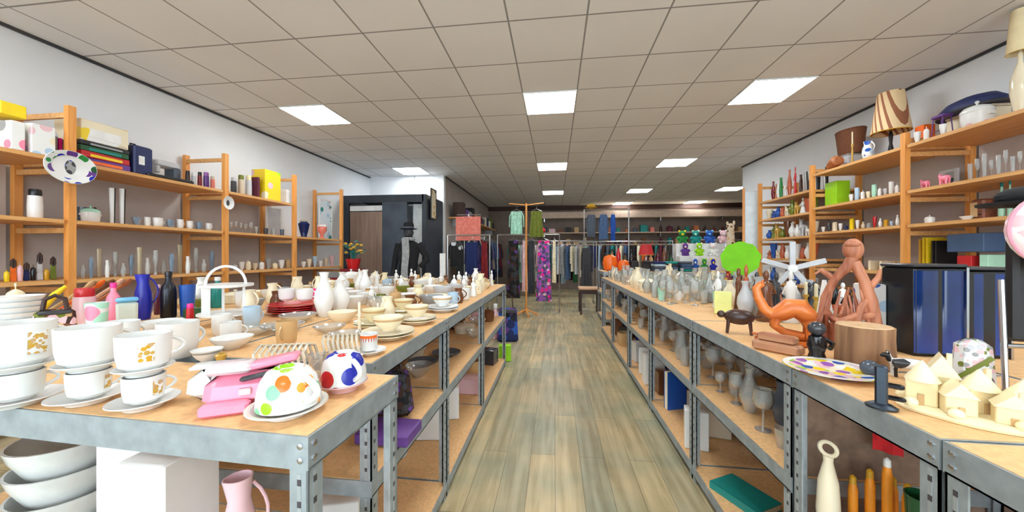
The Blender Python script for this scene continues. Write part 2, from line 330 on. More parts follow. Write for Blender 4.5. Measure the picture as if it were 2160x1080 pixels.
def k_pot(W, H, m, m2, n=26, fl=None):
    """potted leaves or flowers"""
    R = W*.28; hp = H*.32; s = [('pot', B().lathe(prof_in([(R*.7,0),(R*.95,hp*.8),(R,hp)], R*.1), 18), m)]
    q = random.Random(int(W*9999)); b = B(); f = B()
    for i in range(n):
        a = q.uniform(0, 2*PI); rr = W*.5*q.uniform(.3,1); zz = hp + (H-hp)*q.uniform(.3,1)*(1-.35*rr/(W*.5)); x, y = rr*math.cos(a), rr*math.sin(a)
        b.tube([(0,0,hp*.7),(x*.4,y*.4,hp+(zz-hp)*.7),(x,y,zz)], .0025, 4)
        b.at(x,y,zz,q.uniform(-.6,.6),q.uniform(-.6,.6),a).ell((0,0,0),(W*.1,W*.05,W*.012),8,4); b.m = Matrix()
        if fl and i % 2: f.ell((x,y,zz+W*.02),(W*.07,W*.07,W*.05),8,5)
    s.append(('foliage', b, m2))
    if fl: s.append(('blossoms', f, fl))
    return s
def k_plush(W, H, m, m2):
    R = W/2; s = [('toy_body', B().ell((0,0,H*.3), (R*.8,R*.7,H*.3)), m), ('head', B().ell((0,-R*.1,H*.74), (R*.62,R*.58,H*.23)), m, [('muzzle', B().ell((0,-R*.62,H*.68),(R*.24,R*.2,H*.08)), m2)])]
    for k in (1,-1):
        s += [('ear', B().ell((k*R*.5,0,H*.93),(R*.2,R*.12,H*.08)), m2), ('arm', B().tube([(k*R*.6,-R*.1,H*.48),(k*R*.95,-R*.4,H*.35)], [R*.24,R*.2], 8), m), ('leg', B().tube([(k*R*.45,-R*.3,R*.32),(k*R*.6,-R*.75,R*.32)], [R*.28,R*.26], 8), m)]
    return s
def folds(n, amp, ph): return lambda u: amp*math.sin(u*n*2*PI + ph)
def k_garment(W, H, m, kind=0, th=.05, hanger=True):
    """clothing on a hanger: top at z=0, hangs down; 0 dress, 1 shirt, 2 trousers, 3 coat"""
    q = random.Random(int(W*7777 + H*999) + kind); ph = q.uniform(0, 6); out = []
    def panel(x0f, x1f, z0, z1, n=10, rws=6, amp=.012, t=th):
        rows = []
        for i in range(rws):
            u = i/(rws-1); z = z0 + (z1-z0)*u; a, b = x0f(u), x1f(u)
            rows.append([(a + (b-a)*j/n, -t/2 + amp*(.3+u)*math.sin(j*1.9+ph+u*.8), z) for j in range(n+1)])
        return rows
    b = B()
    if kind in (0, 3):
        b.sheet(panel(lambda u: -W*(.36+.0*u) if u < .25 else -W*(.34+.16*u), lambda u: W*.36 if u < .25 else W*(.34+.16*u), -.03, -H), th)
    elif kind == 1: b.sheet(panel(lambda u: -W*(.36+.04*u), lambda u: W*(.36+.04*u), -.03, -H), th)
    else:
        b.sheet(panel(lambda u: -W*.4, lambda u: -W*.03+W*.02*u, -.03, -H, 5), th); b.sheet(panel(lambda u: W*.03, lambda u: W*.4, -.03, -H, 5), th)
    out.append(('garment', b, m))
    if kind in (1, 3, 0) and kind != 0:
        for k in (1, -1): out.append(('sleeve', B().tube([(k*W*.34,0,-.05),(k*W*.47,0,-H*.25),(k*W*.5,0,-min(H*.7,.55))], [W*.1,W*.09,W*.075], 8, flat=.5), m))
    if hanger: out.append(('hanger', B().tube([(-W*.36,0,-.03),(0,0,.02),(W*.36,0,-.03)], .006, 6).tube([(0,0,.02),(0,0,.05),(.015,0,.07),(0,0,.085),(-.012,0,.075)], .0025, 5), metal('silver')))
    return out
# ---- placing
def obl(px): return 1/math.sqrt(1 + ((px-1080)/FPX)**2)   # a wide lens widens what stands far off its axis
def box(fn, x0, y0, x1, y1, z, label, cat, name, *a, rz=0.0, dr=1.0, group=None, hmin=.01, toph=None, **kw):
    """stand a thing on the surface at height z where its outline shows between x0..x1, y0..y1 of the photograph"""
    p = onz((x0+x1)/2, y1, z); w = dep(p); W = (x1-x0)*w/FPX*obl((x0+x1)/2); h = CAMH - z; D = W*dr
    H = (y1-y0)*w/FPX
    if h > 0: H = (H - D*.8*h/w)/max(.4, 1 - D*.8/w)
    H = max(hmin, H)
    v = Vector((p.x, p.y, 0)).normalized(); c = p + v*D*.45
    face = math.atan2(-v.x, v.y)   # turn its front to the viewer
    return make(name, fn(W, H, *a, **kw), (c.x, c.y, z + .001), face + rz, label, cat, group)
def sh(fn, x0, x1, h, X, z, label, cat, name, *a, rz=0.0, side=1, group=None, **kw):
    """stand a thing on a shelf at side X, height z; h = its height in the photograph's pixels"""
    p = onx((x0+x1)/2, X, z); w = dep(p); q0 = onx(x0, X, z); q1 = onx(x1, X, z); W = min((x1-x0)*w/FPX*.97*obl((x0+x1)/2), .5)
    return make(name, fn(W, h*w/FPX, *a, **kw), (p.x, p.y, z + .001), (PI/2 if X < 0 else -PI/2)*side + rz, label, cat, group)
# ---------------------------------------------------------------- the room
H = 3.06; XL, XR, YN, YF = -4.28, 3.80, 7.66, 13.0
def tile_mat():
    m, nt, p, L = nodes('ceiling_tiles'); tc = N(nt, 'ShaderNodeTexCoord'); sx = N(nt, 'ShaderNodeSeparateXYZ'); L.new(tc.outputs['Object'], sx.inputs[0])
    outs = []
    for ax, off in (('X', .36), ('Y', -3.88)):
        a = N(nt, 'ShaderNodeMath', operation='ADD'); a.inputs[1].default_value = off + 60.0; L.new(sx.outputs[ax], a.inputs[0])
        d = N(nt, 'ShaderNodeMath', operation='DIVIDE'); d.inputs[1].default_value = .6; L.new(a.outputs[0], d.inputs[0])
        f = N(nt, 'ShaderNodeMath', operation='FRACT'); L.new(d.outputs[0], f.inputs[0])
        s = N(nt, 'ShaderNodeMath', operation='SUBTRACT'); s.inputs[1].default_value = .5; L.new(f.outputs[0], s.inputs[0])
        b = N(nt, 'ShaderNodeMath', operation='ABSOLUTE'); L.new(s.outputs[0], b.inputs[0])
        g = N(nt, 'ShaderNodeMath', operation='GREATER_THAN'); g.inputs[1].default_value = .488; L.new(b.outputs[0], g.inputs[0]); outs.append(g)
    mx = N(nt, 'ShaderNodeMath', operation='MAXIMUM'); L.new(outs[0].outputs[0], mx.inputs[0]); L.new(outs[1].outputs[0], mx.inputs[1])
    nz = N(nt, 'ShaderNodeTexNoise', i_Scale=1.1, i_Detail=2.0); L.new(tc.outputs['Object'], nz.inputs['Vector'])
    rp = N(nt, 'ShaderNodeValToRGB'); rp.color_ramp.elements[0].color = lin((214,212,210)); rp.color_ramp.elements[1].color = lin((230,228,226)); L.new(nz.outputs['Fac'], rp.inputs[0])
    c = N(nt, 'ShaderNodeMix', data_type='RGBA'); L.new(mx.outputs[0], c.inputs[0]); L.new(rp.outputs[0], c.inputs[6]); c.inputs[7].default_value = lin((140,138,136))
    L.new(c.outputs[2], p.inputs['Base Color']); p.inputs['Roughness'].default_value = .75; return m
def floor_mat():
    m, nt, p, L = nodes('vinyl_planks'); tc = N(nt, 'ShaderNodeTexCoord'); mp = N(nt, 'ShaderNodeMapping'); mp.inputs['Rotation'].default_value = (0, 0, PI/2)
    br = N(nt, 'ShaderNodeTexBrick', i_Scale=1.0); br.inputs['Mortar Size'].default_value = .0016; br.inputs['Brick Width'].default_value = 1.1; br.inputs['Row Height'].default_value = .15
    br.inputs['Color1'].default_value = lin((216,200,166)); br.inputs['Color2'].default_value = lin((182,178,158)); br.inputs['Mortar'].default_value = lin((134,126,108)); br.inputs['Bias'].default_value = -.1
    L.new(tc.outputs['Object'], mp.inputs['Vector']); L.new(mp.outputs[0], br.inputs['Vector'])
    m2 = N(nt, 'ShaderNodeMapping'); m2.inputs['Scale'].default_value = (22, 1.6, 1); nz = N(nt, 'ShaderNodeTexNoise', i_Scale=1.0, i_Detail=6.0, i_Distortion=.4); L.new(tc.outputs['Object'], m2.inputs['Vector']); L.new(m2.outputs[0], nz.inputs['Vector'])
    n3 = N(nt, 'ShaderNodeTexNoise', i_Scale=2.2, i_Detail=3.0); L.new(tc.outputs['Object'], n3.inputs['Vector'])
    r = N(nt, 'ShaderNodeValToRGB'); r.color_ramp.elements[0].position = .35; r.color_ramp.elements[1].position = .65; r.color_ramp.elements[0].color = lin((214,209,198)); r.color_ramp.elements[1].color = (1,1,1,1); L.new(nz.outputs['Fac'], r.inputs[0])
    r2 = N(nt, 'ShaderNodeValToRGB'); r2.color_ramp.elements[0].position = .35; r2.color_ramp.elements[1].position = .62; r2.color_ramp.elements[0].color = lin((214,222,216)); r2.color_ramp.elements[1].color = lin((255,246,228)); L.new(n3.outputs['Fac'], r2.inputs[0])
    a = N(nt, 'ShaderNodeMix', data_type='RGBA', blend_type='MULTIPLY'); a.inputs[0].default_value = 1; L.new(br.outputs['Color'], a.inputs[6]); L.new(r.outputs[0], a.inputs[7])
    b = N(nt, 'ShaderNodeMix', data_type='RGBA', blend_type='MULTIPLY'); b.inputs[0].default_value = 1; L.new(a.outputs[2], b.inputs[6]); L.new(r2.outputs[0], b.inputs[7])
    L.new(b.outputs[2], p.inputs['Base Color']); p.inputs['Roughness'].default_value = .42; return m
WALLW = mt((226,228,230), .8, 0, .03, 2); WALLG = mt((168,158,150), .85, 0, .08, 3)
struct('floor', B().box(-4.4, -3.6, -.1, 7.2, 13.1, 0), floor_mat())
struct('ceiling', B().box(-4.4, -3.6, H, 7.2, 13.1, H+.1), tile_mat())
struct('wall_left', B().box(XL-.12, -3.6, 0, XL, YN+.12, H), WALLW)
struct('wall_left_return', B().box(XL, YN, 0, -2.5, YN+.12, H), WALLW)
struct('wall_left_far', B().box(-2.62, YN+.12, 0, -2.5, YF, H), WALLG)
struct('wall_right', B().box(XR, -3.6, 0, XR+.12, YN, H), WALLW)
struct('wall_right_return', B().box(XR+.12, YN-.12, 0, 7.0, YN, H), WALLG)
struct('wall_right_far', B().box(7.0, YN, 0, 7.12, YF, H), WALLG)
struct('wall_far', B().box(-2.62, YF, 0, 7.1, YF+.1, H), mt((132,116,106), .85, 0, .15, 3))
b = B().box(XL, -3.6, 0, XR, -3.5, .35).box(XL, -3.6, 2.75, XR, -3.5, H)
for x in (XL, -1.6, 1.2, XR-.15): b.box(x, -3.6, .35, x+.15, -3.5, 2.75)
struct('wall_front', b, WALLW)
for i, (a, c) in enumerate(((XL+.15, -1.6), (-1.45, 1.2), (1.35, XR-.15))):
    f = struct('added_window_%d' % (i+1), B().box(a, -3.56, .35, c, -3.555, 2.75), glass('white', .97))  # unseen shopfront panes, added so daylight enters from behind the camera
struct('trim_1', B().box(-2.5, YF-.06, 2.9, 7.0, YF, H), mt('dkbrown', .7)); struct('trim_2', B().box(XL, -3.5, H-.025, XL+.02, YN, H), mt('charcoal')); struct('trim_3', B().box(XR-.02, -3.5, H-.025, XR, YN, H), mt('charcoal'))
struct('trim_4', B().box(-2.5, YN+.12, H-.03, -2.48, YF-.06, H), mt('charcoal')); struct('trim_5', B().box(-3.2, YN-.012, H-.7, -3.18, YN, H), mt('grey'))
# lit ceiling panels
EM, ent, ep, eL = nodes('lit_diffuser'); ep.inputs['Base Color'].default_value = (1,1,1,1); ep.inputs['Emission Color'].default_value = (.93,.97,1.0,1); ep.inputs['Emission Strength'].default_value = LAMP
ALU = mt('white', .5, 0, .02)
lamp0 = None; cols = {-3.06: 'left', -.06: 'middle', 2.34: 'right', 4.74: 'far right'}; rows = {-2.12: 'behind the viewpoint', .88: 'overhead', 3.88: 'nearest row', 6.88: 'second row', 9.88: 'third row', 12.3: 'last row by the far wall'}
for X in cols:
    for Y in rows:
        if (X < -3 and Y > 7) or (X > 4 and Y < 7) or (X < 0 and Y > 12): continue
        lb = 'square lit panel in the tiled ceiling, %s column, %s' % (cols[X], rows[Y])
        if lamp0 is None:
            lamp0 = make('ceiling_light', [('frame', B().box(0,0,-.012,.6,.012,0).box(0,.588,-.012,.6,.6,0).box(0,.012,-.012,.012,.588,0).box(.588,.012,-.012,.6,.588,0), ALU), ('diffuser', B().box(.012,.012,-.009,.588,.588,-.001), EM)], (X-.3, Y, H), 0, lb, 'ceiling light', 'lit ceiling panels')
        else: dup(lamp0, (X-.3, Y, H), 0, lb)
# ---------------------------------------------------------------- pine shelving
def pine_unit(y0, y1, xf, xb, planks, top, label, last=False, knots=0):
    s = 1 if xb > xf else -1; t = .045; sp = []
    def side(y):
        for x in (xf, xb - s*.045): sp.append(('post', B().box(min(x, x+s*t), y, 0, max(x, x+s*t), y+t, top), PINE))
        for z in [.12] + [p - .06 for p in planks] + [top - .05]: sp.append(('rung', B().box(min(xf+s*t, xb-s*t), y+.008, z-.04, max(xf+s*t, xb-s*t), y+.03, z), PINEH))
    side(y0)
    if last: side(y1 - t)
    for z in planks: sp.append(('shelf', B().box(min(xf, xb), y0+t+.002, z-.028, max(xf, xb), y1-.002-(t if last else 0), z), PINEH))
    sp.append(('back_panel', B().box(min(xb+s*.005, xb), y0+t, .3, max(xb+s*.005, xb), y1, planks[-1]-.03), mt((186,178,172), .85, 0, .06, 4)))  # taupe tint adds painted shade to the wall behind the shelves
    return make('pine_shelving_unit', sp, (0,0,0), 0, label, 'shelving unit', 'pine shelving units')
LZ = [.12, .60, 1.06, 1.52, 1.98]; RZ = [.15, .62, 1.09, 1.53, 1.84, 2.26]
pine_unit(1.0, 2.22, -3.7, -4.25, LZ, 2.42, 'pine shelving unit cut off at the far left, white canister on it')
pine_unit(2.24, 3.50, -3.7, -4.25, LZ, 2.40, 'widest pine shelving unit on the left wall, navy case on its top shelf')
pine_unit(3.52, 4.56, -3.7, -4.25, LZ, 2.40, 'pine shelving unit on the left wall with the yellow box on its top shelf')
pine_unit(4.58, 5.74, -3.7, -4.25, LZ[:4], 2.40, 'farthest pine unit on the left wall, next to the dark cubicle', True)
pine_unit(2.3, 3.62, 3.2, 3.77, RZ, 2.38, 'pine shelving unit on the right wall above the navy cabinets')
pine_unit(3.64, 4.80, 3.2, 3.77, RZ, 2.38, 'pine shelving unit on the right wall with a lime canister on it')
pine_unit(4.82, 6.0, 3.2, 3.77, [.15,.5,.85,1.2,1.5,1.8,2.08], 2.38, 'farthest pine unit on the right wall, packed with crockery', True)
# ---------------------------------------------------------------- galvanised racks used as tables
def holes_mat():
    m, nt, p, L = nodes('perforated_steel'); tc = N(nt, 'ShaderNodeTexCoord'); sx = N(nt, 'ShaderNodeSeparateXYZ'); L.new(tc.outputs['Object'], sx.inputs[0])
    a = N(nt, 'ShaderNodeMath', operation='MULTIPLY'); a.inputs[1].default_value = 25.0; L.new(sx.outputs['Z'], a.inputs[0]); f = N(nt, 'ShaderNodeMath', operation='FRACT'); L.new(a.outputs[0], f.inputs[0])
    g = N(nt, 'ShaderNodeMath', operation='GREATER_THAN'); g.inputs[1].default_value = .7; L.new(f.outputs[0], g.inputs[0])
    nz = N(nt, 'ShaderNodeTexNoise', i_Scale=30.0); L.new(tc.outputs['Object'], nz.inputs['Vector']); r = N(nt, 'ShaderNodeValToRGB'); r.color_ramp.elements[0].color = lin((150,158,160)); r.color_ramp.elements[1].color = lin((196,202,204)); L.new(nz.outputs['Fac'], r.inputs[0])
    mx = N(nt, 'ShaderNodeMix', data_type='RGBA'); L.new(g.outputs[0], mx.inputs[0]); L.new(r.outputs[0], mx.inputs[6]); mx.inputs[7].default_value = lin((84,80,86)); L.new(mx.outputs[2], p.inputs['Base Color'])
    p.inputs['Metallic'].default_value = .55; p.inputs['Roughness'].default_value = .45; return m
HOLES = holes_mat(); BOLT = metal('silver', .25)
def rack(x0, x1, y0, y1, levels, label, rz=0, pivot=(0,0), back=False, bolts=0, sidep=False):
    """steel rack: corner legs, edge beams and a chipboard deck at each level (the last level is the top)"""
    px, py = pivot; x0 -= px; x1 -= px; y0 -= py; y1 -= py; sp = []; w = .038; top = levels[-1]
    for (x, sx) in ((x0, 1), (x1, -1)):
        for (y, sy) in ((y0, 1), (y1, -1)):
            a, c = sorted((x, x+sx*w)); d, e = sorted((y, y+sy*.004)); g, h = sorted((x, x+sx*.004)); k, l = sorted((y, y+sy*w))
            sp.append(('leg', B().box(a,d,0,c,e,top-.002).box(g,k,0,h,l,top-.002), GALV, [('hole_strip', B().box(*sorted((x+sx*.014, x+sx*.022))[:1], min(d,y-sy*.0008), .02, max(x+sx*.014, x+sx*.022), max(e, y-sy*.0008), top-.07).box(min(g, x-sx*.0008), min(y+sy*.014, y+sy*.022), .02, max(h, x-sx*.0008), max(y+sy*.014, y+sy*.022), top-.07), HOLES)]))
    for i, z in enumerate(levels):
        t = .062 if i == len(levels)-1 else .05
        for (a, d, c, e) in ((x0-.002,y0-.002,x0+.003,y1+.002), (x1-.003,y0-.002,x1+.002,y1+.002), (x0+.003,y0-.002,x1-.003,y0+.003), (x0+.003,y1-.003,x1-.003,y1+.002)):
            fl = B().box(a, d, z-t, c, e, z-.001)
            if e - d > .1: fl.box(min(a, a+(.016 if a < (x0+x1)/2 else -.012)), d+.003, z-t, max(c, a+(.016 if a < (x0+x1)/2 else -.012)), e-.003, z-t+.004)
            sp.append(('beam', fl, GALV))
        sp.append(('deck', B().box(x0+.004, y0+.004, z-.016, x1-.004, y1-.004, z), CHIP))
    if bolts:
        for y in (y0+.014, y1-.014):
            x, q = (x0-.0022, -1) if bolts < 0 else (x1+.0022, 1)
            for z in (top-.018, top-.044): sp.append(('bolt', B().at(x, y, z, 0, q*PI/2).lathe([(.006,0),(.006,.002),(.003,.0035)], 8), BOLT))
        if bolts == 2:
            for z in (top-.018, top-.044): sp.append(('bolt', B().at(x1-.014, y0-.0022, z, PI/2).lathe([(.006,0),(.006,.002),(.003,.0035)], 8), BOLT))
    if back: sp.append(('back_panel', B().box(x1-.02, y0+.01, .02, x1-.012, y1-.01, top-.07), mt((128,104,86), .9, 0, .25, 26)))
    if sidep: sp.append(('side_panel', B().box(x0+.03, y0+.012, .05, x1-.03, y0+.018, top-.07), mt((128,104,86), .9, 0, .25, 26)))
    return make('steel_rack_table', sp, (px, py, 0), rz, label, 'table', 'galvanised rack tables')
TL, TR = .92, .885
rack(-1.75, -.446, .585, .915, [.10, .50, TL], 'galvanised rack table across the left foreground with white coffee cups', rz=math.radians(-2.6), pivot=(-.446,.585), bolts=2)
LY = [1.0, 1.75, 2.68, 3.92]; nm = ['nearest', 'second', 'farthest']
for i in range(3):
    rack(-1.145, -.556, LY[i]+.005, LY[i+1]-.005, [.08, .56, TL], 'galvanised rack table along the left of the aisle, %s of its row' % nm[i], bolts=1)
    rack(-1.745, -1.156, LY[i]+.005, LY[i+1]-.005, [.08, .56, TL], 'galvanised rack in the middle row of the left table block, %s' % nm[i])
    rack(-2.345, -1.756, LY[i]+.005, LY[i+1]-.005, [.08, TL], 'galvanised rack at the wall side of the left table block, %s' % nm[i])
RY = [.30, .79, 1.23, 2.06, 2.95, 3.80, 4.85, 5.9]; nm = ['nearest of all', 'under the cream village', 'under the carved stump', 'under the dark carved turtle', 'under the glassware', 'next to the last but one', 'second from its far end', 'at its far end']
for i in range(7):
    rack(.76, 1.35, RY[i]+.005, RY[i+1]-.005, [.08, .38, TR] if i < 2 else [.08, .53, TR], 'galvanised rack table along the right of the aisle, %s' % nm[i], back=True, bolts=-1, sidep=(i == 2))
for i in range(3):
    rack(1.362, 1.95, (.79, 2.4, 4.2)[i]+.005, (2.4, 4.2, 5.9)[i]-.005, [.08, TR], 'galvanised rack behind the right table row, %s' % ('near end', 'middle', 'far end')[i])
# ---------------------------------------------------------------- dark cubicle in the left corner
DK = mt((44,52,62), .5, 0, .2, 4); Yc = 6.6
def cx(px): return ony(px, Yc, 0).x
sp = [('fascia', B().box(-4.26, Yc, 2.30, cx(893), Yc+.05, 2.45), DK), ('wall_panel', B().box(cx(806), Yc, 0, cx(858), Yc+.05, 2.30), mt((64,74,86), .45, 0, .3, 3)),
  ('wall_panel', B().box(-4.26, Yc, 0, cx(736), Yc+.05, 2.30), DK),
  ('white_panel', B().box(cx(858), Yc+.3, 0, cx(890)+.02, Yc+.33, 2.30), mt('white')),
  ('door', B().box(cx(737), Yc+.02, .01, cx(805), Yc+.06, 2.12), wood((122,98,84), (150,124,106), 'Z', 4), [('handle', B().box(cx(742), Yc-.02, 1.0, cx(742)+.1, Yc+.02, 1.03), metal())]),
  ('painted_light_strip', B().box(cx(737), Yc+.02, 2.14, cx(805), Yc+.05, 2.24), mt('white', .3)),  # tube light above the door, its brightness given only as white colour
  ('corner_post', B().box(cx(890), Yc, 0, cx(890)+.08, Yc+.08, 2.45), DK),
  ('side_wall', B().box(cx(890)+.03, Yc+.08, 0, cx(890)+.08, YN-.02, 2.45), DK), ('roof_panel', B().box(-4.26, Yc+.05, 2.40, cx(890)+.03, YN-.02, 2.44), DK)]
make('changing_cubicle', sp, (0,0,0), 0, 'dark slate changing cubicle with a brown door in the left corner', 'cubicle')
q = onx(911, cx(890)+.09, 0)
make('hanging_picture', k_frame(.32, .62, mt('black'), blots('cream', ['mustard','ivory','dkbrown'], 9, .5)), (cx(890)+.125, q.y, 1.98), PI/2, 'narrow black framed yellowish picture on the cubicle side', 'picture')
# ---------------------------------------------------------------- left foreground table: white coffee service
WH = glaze('white'); CR = glaze('cream'); IV = glaze('ivory')
def stack(px, yf, Ws, cups, who):
    """saucers and cups on the near table; cups = [(W, H, emblem angle or None)] from below"""
    p = onz(px, yf, TL); v = Vector((p.x, p.y, 0)).normalized(); c = p + v*Ws*.5; z = TL + .001; fa = math.atan2(-v.x, v.y)
    for i, (W, Hh, em) in enumerate(cups):
        lv = ('lowest', 'second', 'third')[i] if len(cups) > 1 else 'only'
        w2 = Ws*(1 if i == 0 else .84)
        make('saucer', k_plate(w2, .016, WH), (c.x, c.y, z), fa, 'white saucer with a raised rim, %s level, %s' % (lv, who), 'saucer', 'white coffee service'); z += .012
        make('coffee_cup', k_cup(W, Hh, WH, None, em), (c.x, c.y, z), fa + .25, 'white coffee cup%s, %s level, %s' % (' with a gold crest' if em else '', lv, who), 'cup', 'white coffee service'); z += Hh + .001
stack(188, 864, .130, [(.072,.058,-.85), (.104,.086,None)], 'stack second from the left edge')
stack(304, 877, .118, [(.070,.058,-1.15), (.090,.076,-1.75)], 'stack beside the white dish')
stack(36, 870, .142, [(.080,.060,None), (.112,.096,-1.3)], 'stack at the far left end')
for k, (x0, y0, x1, y1, em, w) in enumerate([(208,672,300,742,None,'behind the second stack'), (326,672,425,760,None,'behind the crest cup, before the cake stand')]):
    box(k_cup, x0, y0, x1, y1, TL, 'wide white cup, %s' % w, 'cup', 'wide_cup', WH, None, em, group='white coffee service', rz=.6)
p = onz(20, 722, TL); z = TL
for i in range(6):
    make('soup_bowl', k_bowl(.15, .055, WH), (p.x-.12, p.y+.08, z), 0, 'white soup bowl, %s from the bottom of the pile at the left edge' % ('lowest','second','third','fourth','fifth','topmost')[i], 'bowl', 'pile of white soup bowls'); z += .022
p = onz(150, 742, TL)
for i in range(3): make('dinner_plate', k_plate(.17, .016, WH), (p.x, p.y+.07, TL+.001+i*.0125), 0, 'white dinner plate, %s of three by the brown bag' % ('bottom','middle','top')[i], 'plate', 'white plates by the brown bag')
# white dish, pink toy camera box, patterned cups turned over
def k_whitedish(W, Hh, m):
    return [('dish_body', B().rb(W, W*1.25, Hh, .025, 0, .82, .8), m), ('rim_lip', B().rb(W*1.02, W*1.27, .008, .003, 0), m)]
make('white_dish', [('dish_body', B().rb(.072, .085, .070, .025, 0, .85, .85), WH), ('foot_rim', B().rb(.06,.05,.006,.002,.0715), WH)], (onz(380, 868, TL).x-.008, .716, TL+.001), .55, 'upturned white rounded dish left of the pink plastic box', 'dish')
PK = plastic('pink')
pkt = [('case_body', B().rb(.165, .085, .074, .022, 0, .92, .72), PK), ('front_step', B().rb(.085, .03, .026, .006, 0, 1, .9, -.030, -.052), PK),
  ('clear_lid', B().rb(.085, .066, .020, .008, .0745, .9, .8, -.034), mt((214,196,200), .2)), ('raised_arm', B().at(.045,.0,.082,0,math.radians(-9)).rb(.10, .05, .014, .006), PK), ('dark_slot', B().at(.04,-.034,.066,0,math.radians(-9)).rb(.10,.012,.010,.003), plastic('charcoal')),
  ('latch', B().rb(.022, .006, .016, .002, .03, 1, 1, .0, -.0385), mt('rose', .4))]
p = onz(484, 872, TL); make('pink_toy_case', pkt, (p.x, p.y+.052, TL+.001), .50, 'pink plastic toy case with a dark slot and pale lid', 'toy case')
LEAF = blots('white', ['orange', 'lime', (120,200,140), (240,160,60)], 32, .46, .2); SQR = blots('white', ['royal', 'red', 'royal', (170,40,60)], 21, .42, .2)
p = onz(608, 903, TL); v = Vector((p.x, p.y, 0)).normalized(); c = p + v*.075
make('saucer', k_plate(.150, .018, WH, mt((226,224,214), .2)), (c.x, c.y, TL+.001), 0, 'white saucer under the leaf-patterned cup at the table corner', 'saucer')
make('patterned_cup', k_mugdown(.118, .076, LEAF), (c.x+.002, c.y, TL+.021), -.25, 'white cup with orange and green leaves, turned over on a saucer', 'cup')
p = onz(725, 843, TL); v = Vector((p.x, p.y, 0)).normalized(); c = p + v*.065
make('saucer', k_plate(.11, .02, glaze('rose')), (c.x, c.y, TL+.001), 0, 'pale pink saucer under the cup with blue and red squares', 'saucer')
make('patterned_cup', k_mugdown(.105, .07, SQR), (c.x, c.y, TL+.023), -.5, 'white cup with blue and red squares, turned over near the corner', 'cup')
box(k_tumbler, 648, 742, 690, 800, TL, 'small cut glass tumbler left of the cup with squares', 'glass', 'glass_tumbler', glass())
# wire toast rack / plate racks
def k_rackwire(W, D, Hh, n, m):
    sp = [('base_frame', B().tube([(-W/2,-D/2,.012),(W/2,-D/2,.012),(W/2,D/2,.012),(-W/2,D/2,.012)], .004, 6, True), m)]
    for i in range(n):
        x = -W/2 + W*(i+.5)/n; sp.append(('wire_loop', B().tube([(x,-D/2,.012),(x-.01,-D/2*.9,Hh*.8),(x-.014,0,Hh),(x-.01,D/2*.9,Hh*.8),(x,D/2,.012)], .0042, 6), m))
    return sp
ST = mt((222,214,196), .25, .3)
for (px, py, W, n, rz, w) in ((582,790,.14,9,.30,'left one before the glass plates'), (708,760,.11,8,.45,'right one behind the patterned cups')):
    p = onz(px, py, TL); make('plate_rack', k_rackwire(W, .10, .07, n, ST), (p.x, p.y+.05, TL), rz, 'cream wire plate rack with slanting loops, %s' % w, 'plate rack', 'wire plate racks')
GL = glass('white', .80); GLS = glass('ltblue', .75)
for (px, py, W, Hh, w) in ((575,706,.17,.035,'beside the red plates'), (682,706,.13,.03,'before the cream bowls'), (520,712,.13,.03,'left of the wire racks'), (716,722,.13,.028,'near the aisle edge'), (612,684,.17,.04,'farthest of the glass dishes')):
    p = onz(px, py, TL); make('glass_dish', k_bowl(W, Hh, GL), (p.x, p.y+W*.3, TL+.001), 0, 'wide shallow pressed glass dish, %s' % w, 'dish', 'glass dishes on the left table')
# two-tier stand
def k_tier(W, Hh, m):
    R = W/2; sp = [('lower_plate', B().lathe([(R*.35,Hh*.0),(R*.38,Hh*.10),(R*.5,Hh*.13),(R,Hh*.17),(R,Hh*.20),(.001,Hh*.17)], 36), m), ('upper_plate', B().lathe([(R*.3,Hh*.62),(R*.86,Hh*.65),(R*.87,Hh*.69),(.001,Hh*.67)], 36, c=(-R*.08,0,0)), m),
       ('ring_handle', B().tube([(-R*.1 + R*.62*math.cos(PI*t/12), 0, Hh*.68 + Hh*.32*math.sin(PI*t/12)) for t in range(13)], R*.05, 8), m)]
    for (x, y) in ((-.7,-.15),(-.2,.5),(.45,-.1)): sp.append(('column', B().cb(R*x, R*y, Hh*.17, R*(.26 if x < -.5 else .09), R*.09, Hh*.47), m))
    return sp
box(k_tier, 412, 560, 556, 690, TL, 'white two-tier cake stand with an arched handle', 'cake stand', 'cake_stand', plastic('white'), hmin=.2)
box(k_cup, 462, 676, 512, 724, TL, 'white fluted egg-timer shaped cup below the cake stand', 'cup', 'tall_white_cup', WH); 
box(k_bowl, 440, 702, 540, 742, TL, 'white ribbed bowl between the cake stand and the racks', 'bowl', 'ribbed_bowl', WH)
box(k_bowl, 400, 730, 474, 768, TL, 'low white bowl with a dark underside beside the crest cup', 'bowl', 'low_bowl', WH, glaze('grey'))
box(k_vase, 452, 742, 480, 770, TL, 'tiny gold and brown pot before the ribbed bowl', 'pot', 'gold_pot', glaze('gold'), 1)
# behind: bag, buckets, jugs
def k_bag(W, Hh, m): return [('bag_body', B().rb(W, W*.4, Hh, .03, 0, .82, .5), m), ('handle', B().tube([(-W*.25,0,Hh*.95),(-W*.2,0,Hh*1.3),(0,0,Hh*1.42),(W*.2,0,Hh*1.3),(W*.25,0,Hh*.95)], .008, 6), mt('dkbrown', .6)), ('flap', B().rb(W*.7, W*.42, Hh*.12, .01, Hh*.84), mt('charcoal', .6))]
box(k_bag, 62, 650, 170, 722, TL, 'mottled brown fabric bag behind the white plates', 'bag', 'fabric_bag', blots('brown', ['dkbrown','tan','olive','rose'], 40, .6, .9), dr=.4, hmin=.11)
def k_banana(W, Hh, m): return [('toy_body', B().tube([(-W*.5,0,W*.06),(-W*.2,0,Hh*.45),(W*.15,0,Hh*.75),(W*.5,0,Hh*.95)], [W*.06,W*.14,W*.15,W*.07], 10), m)]
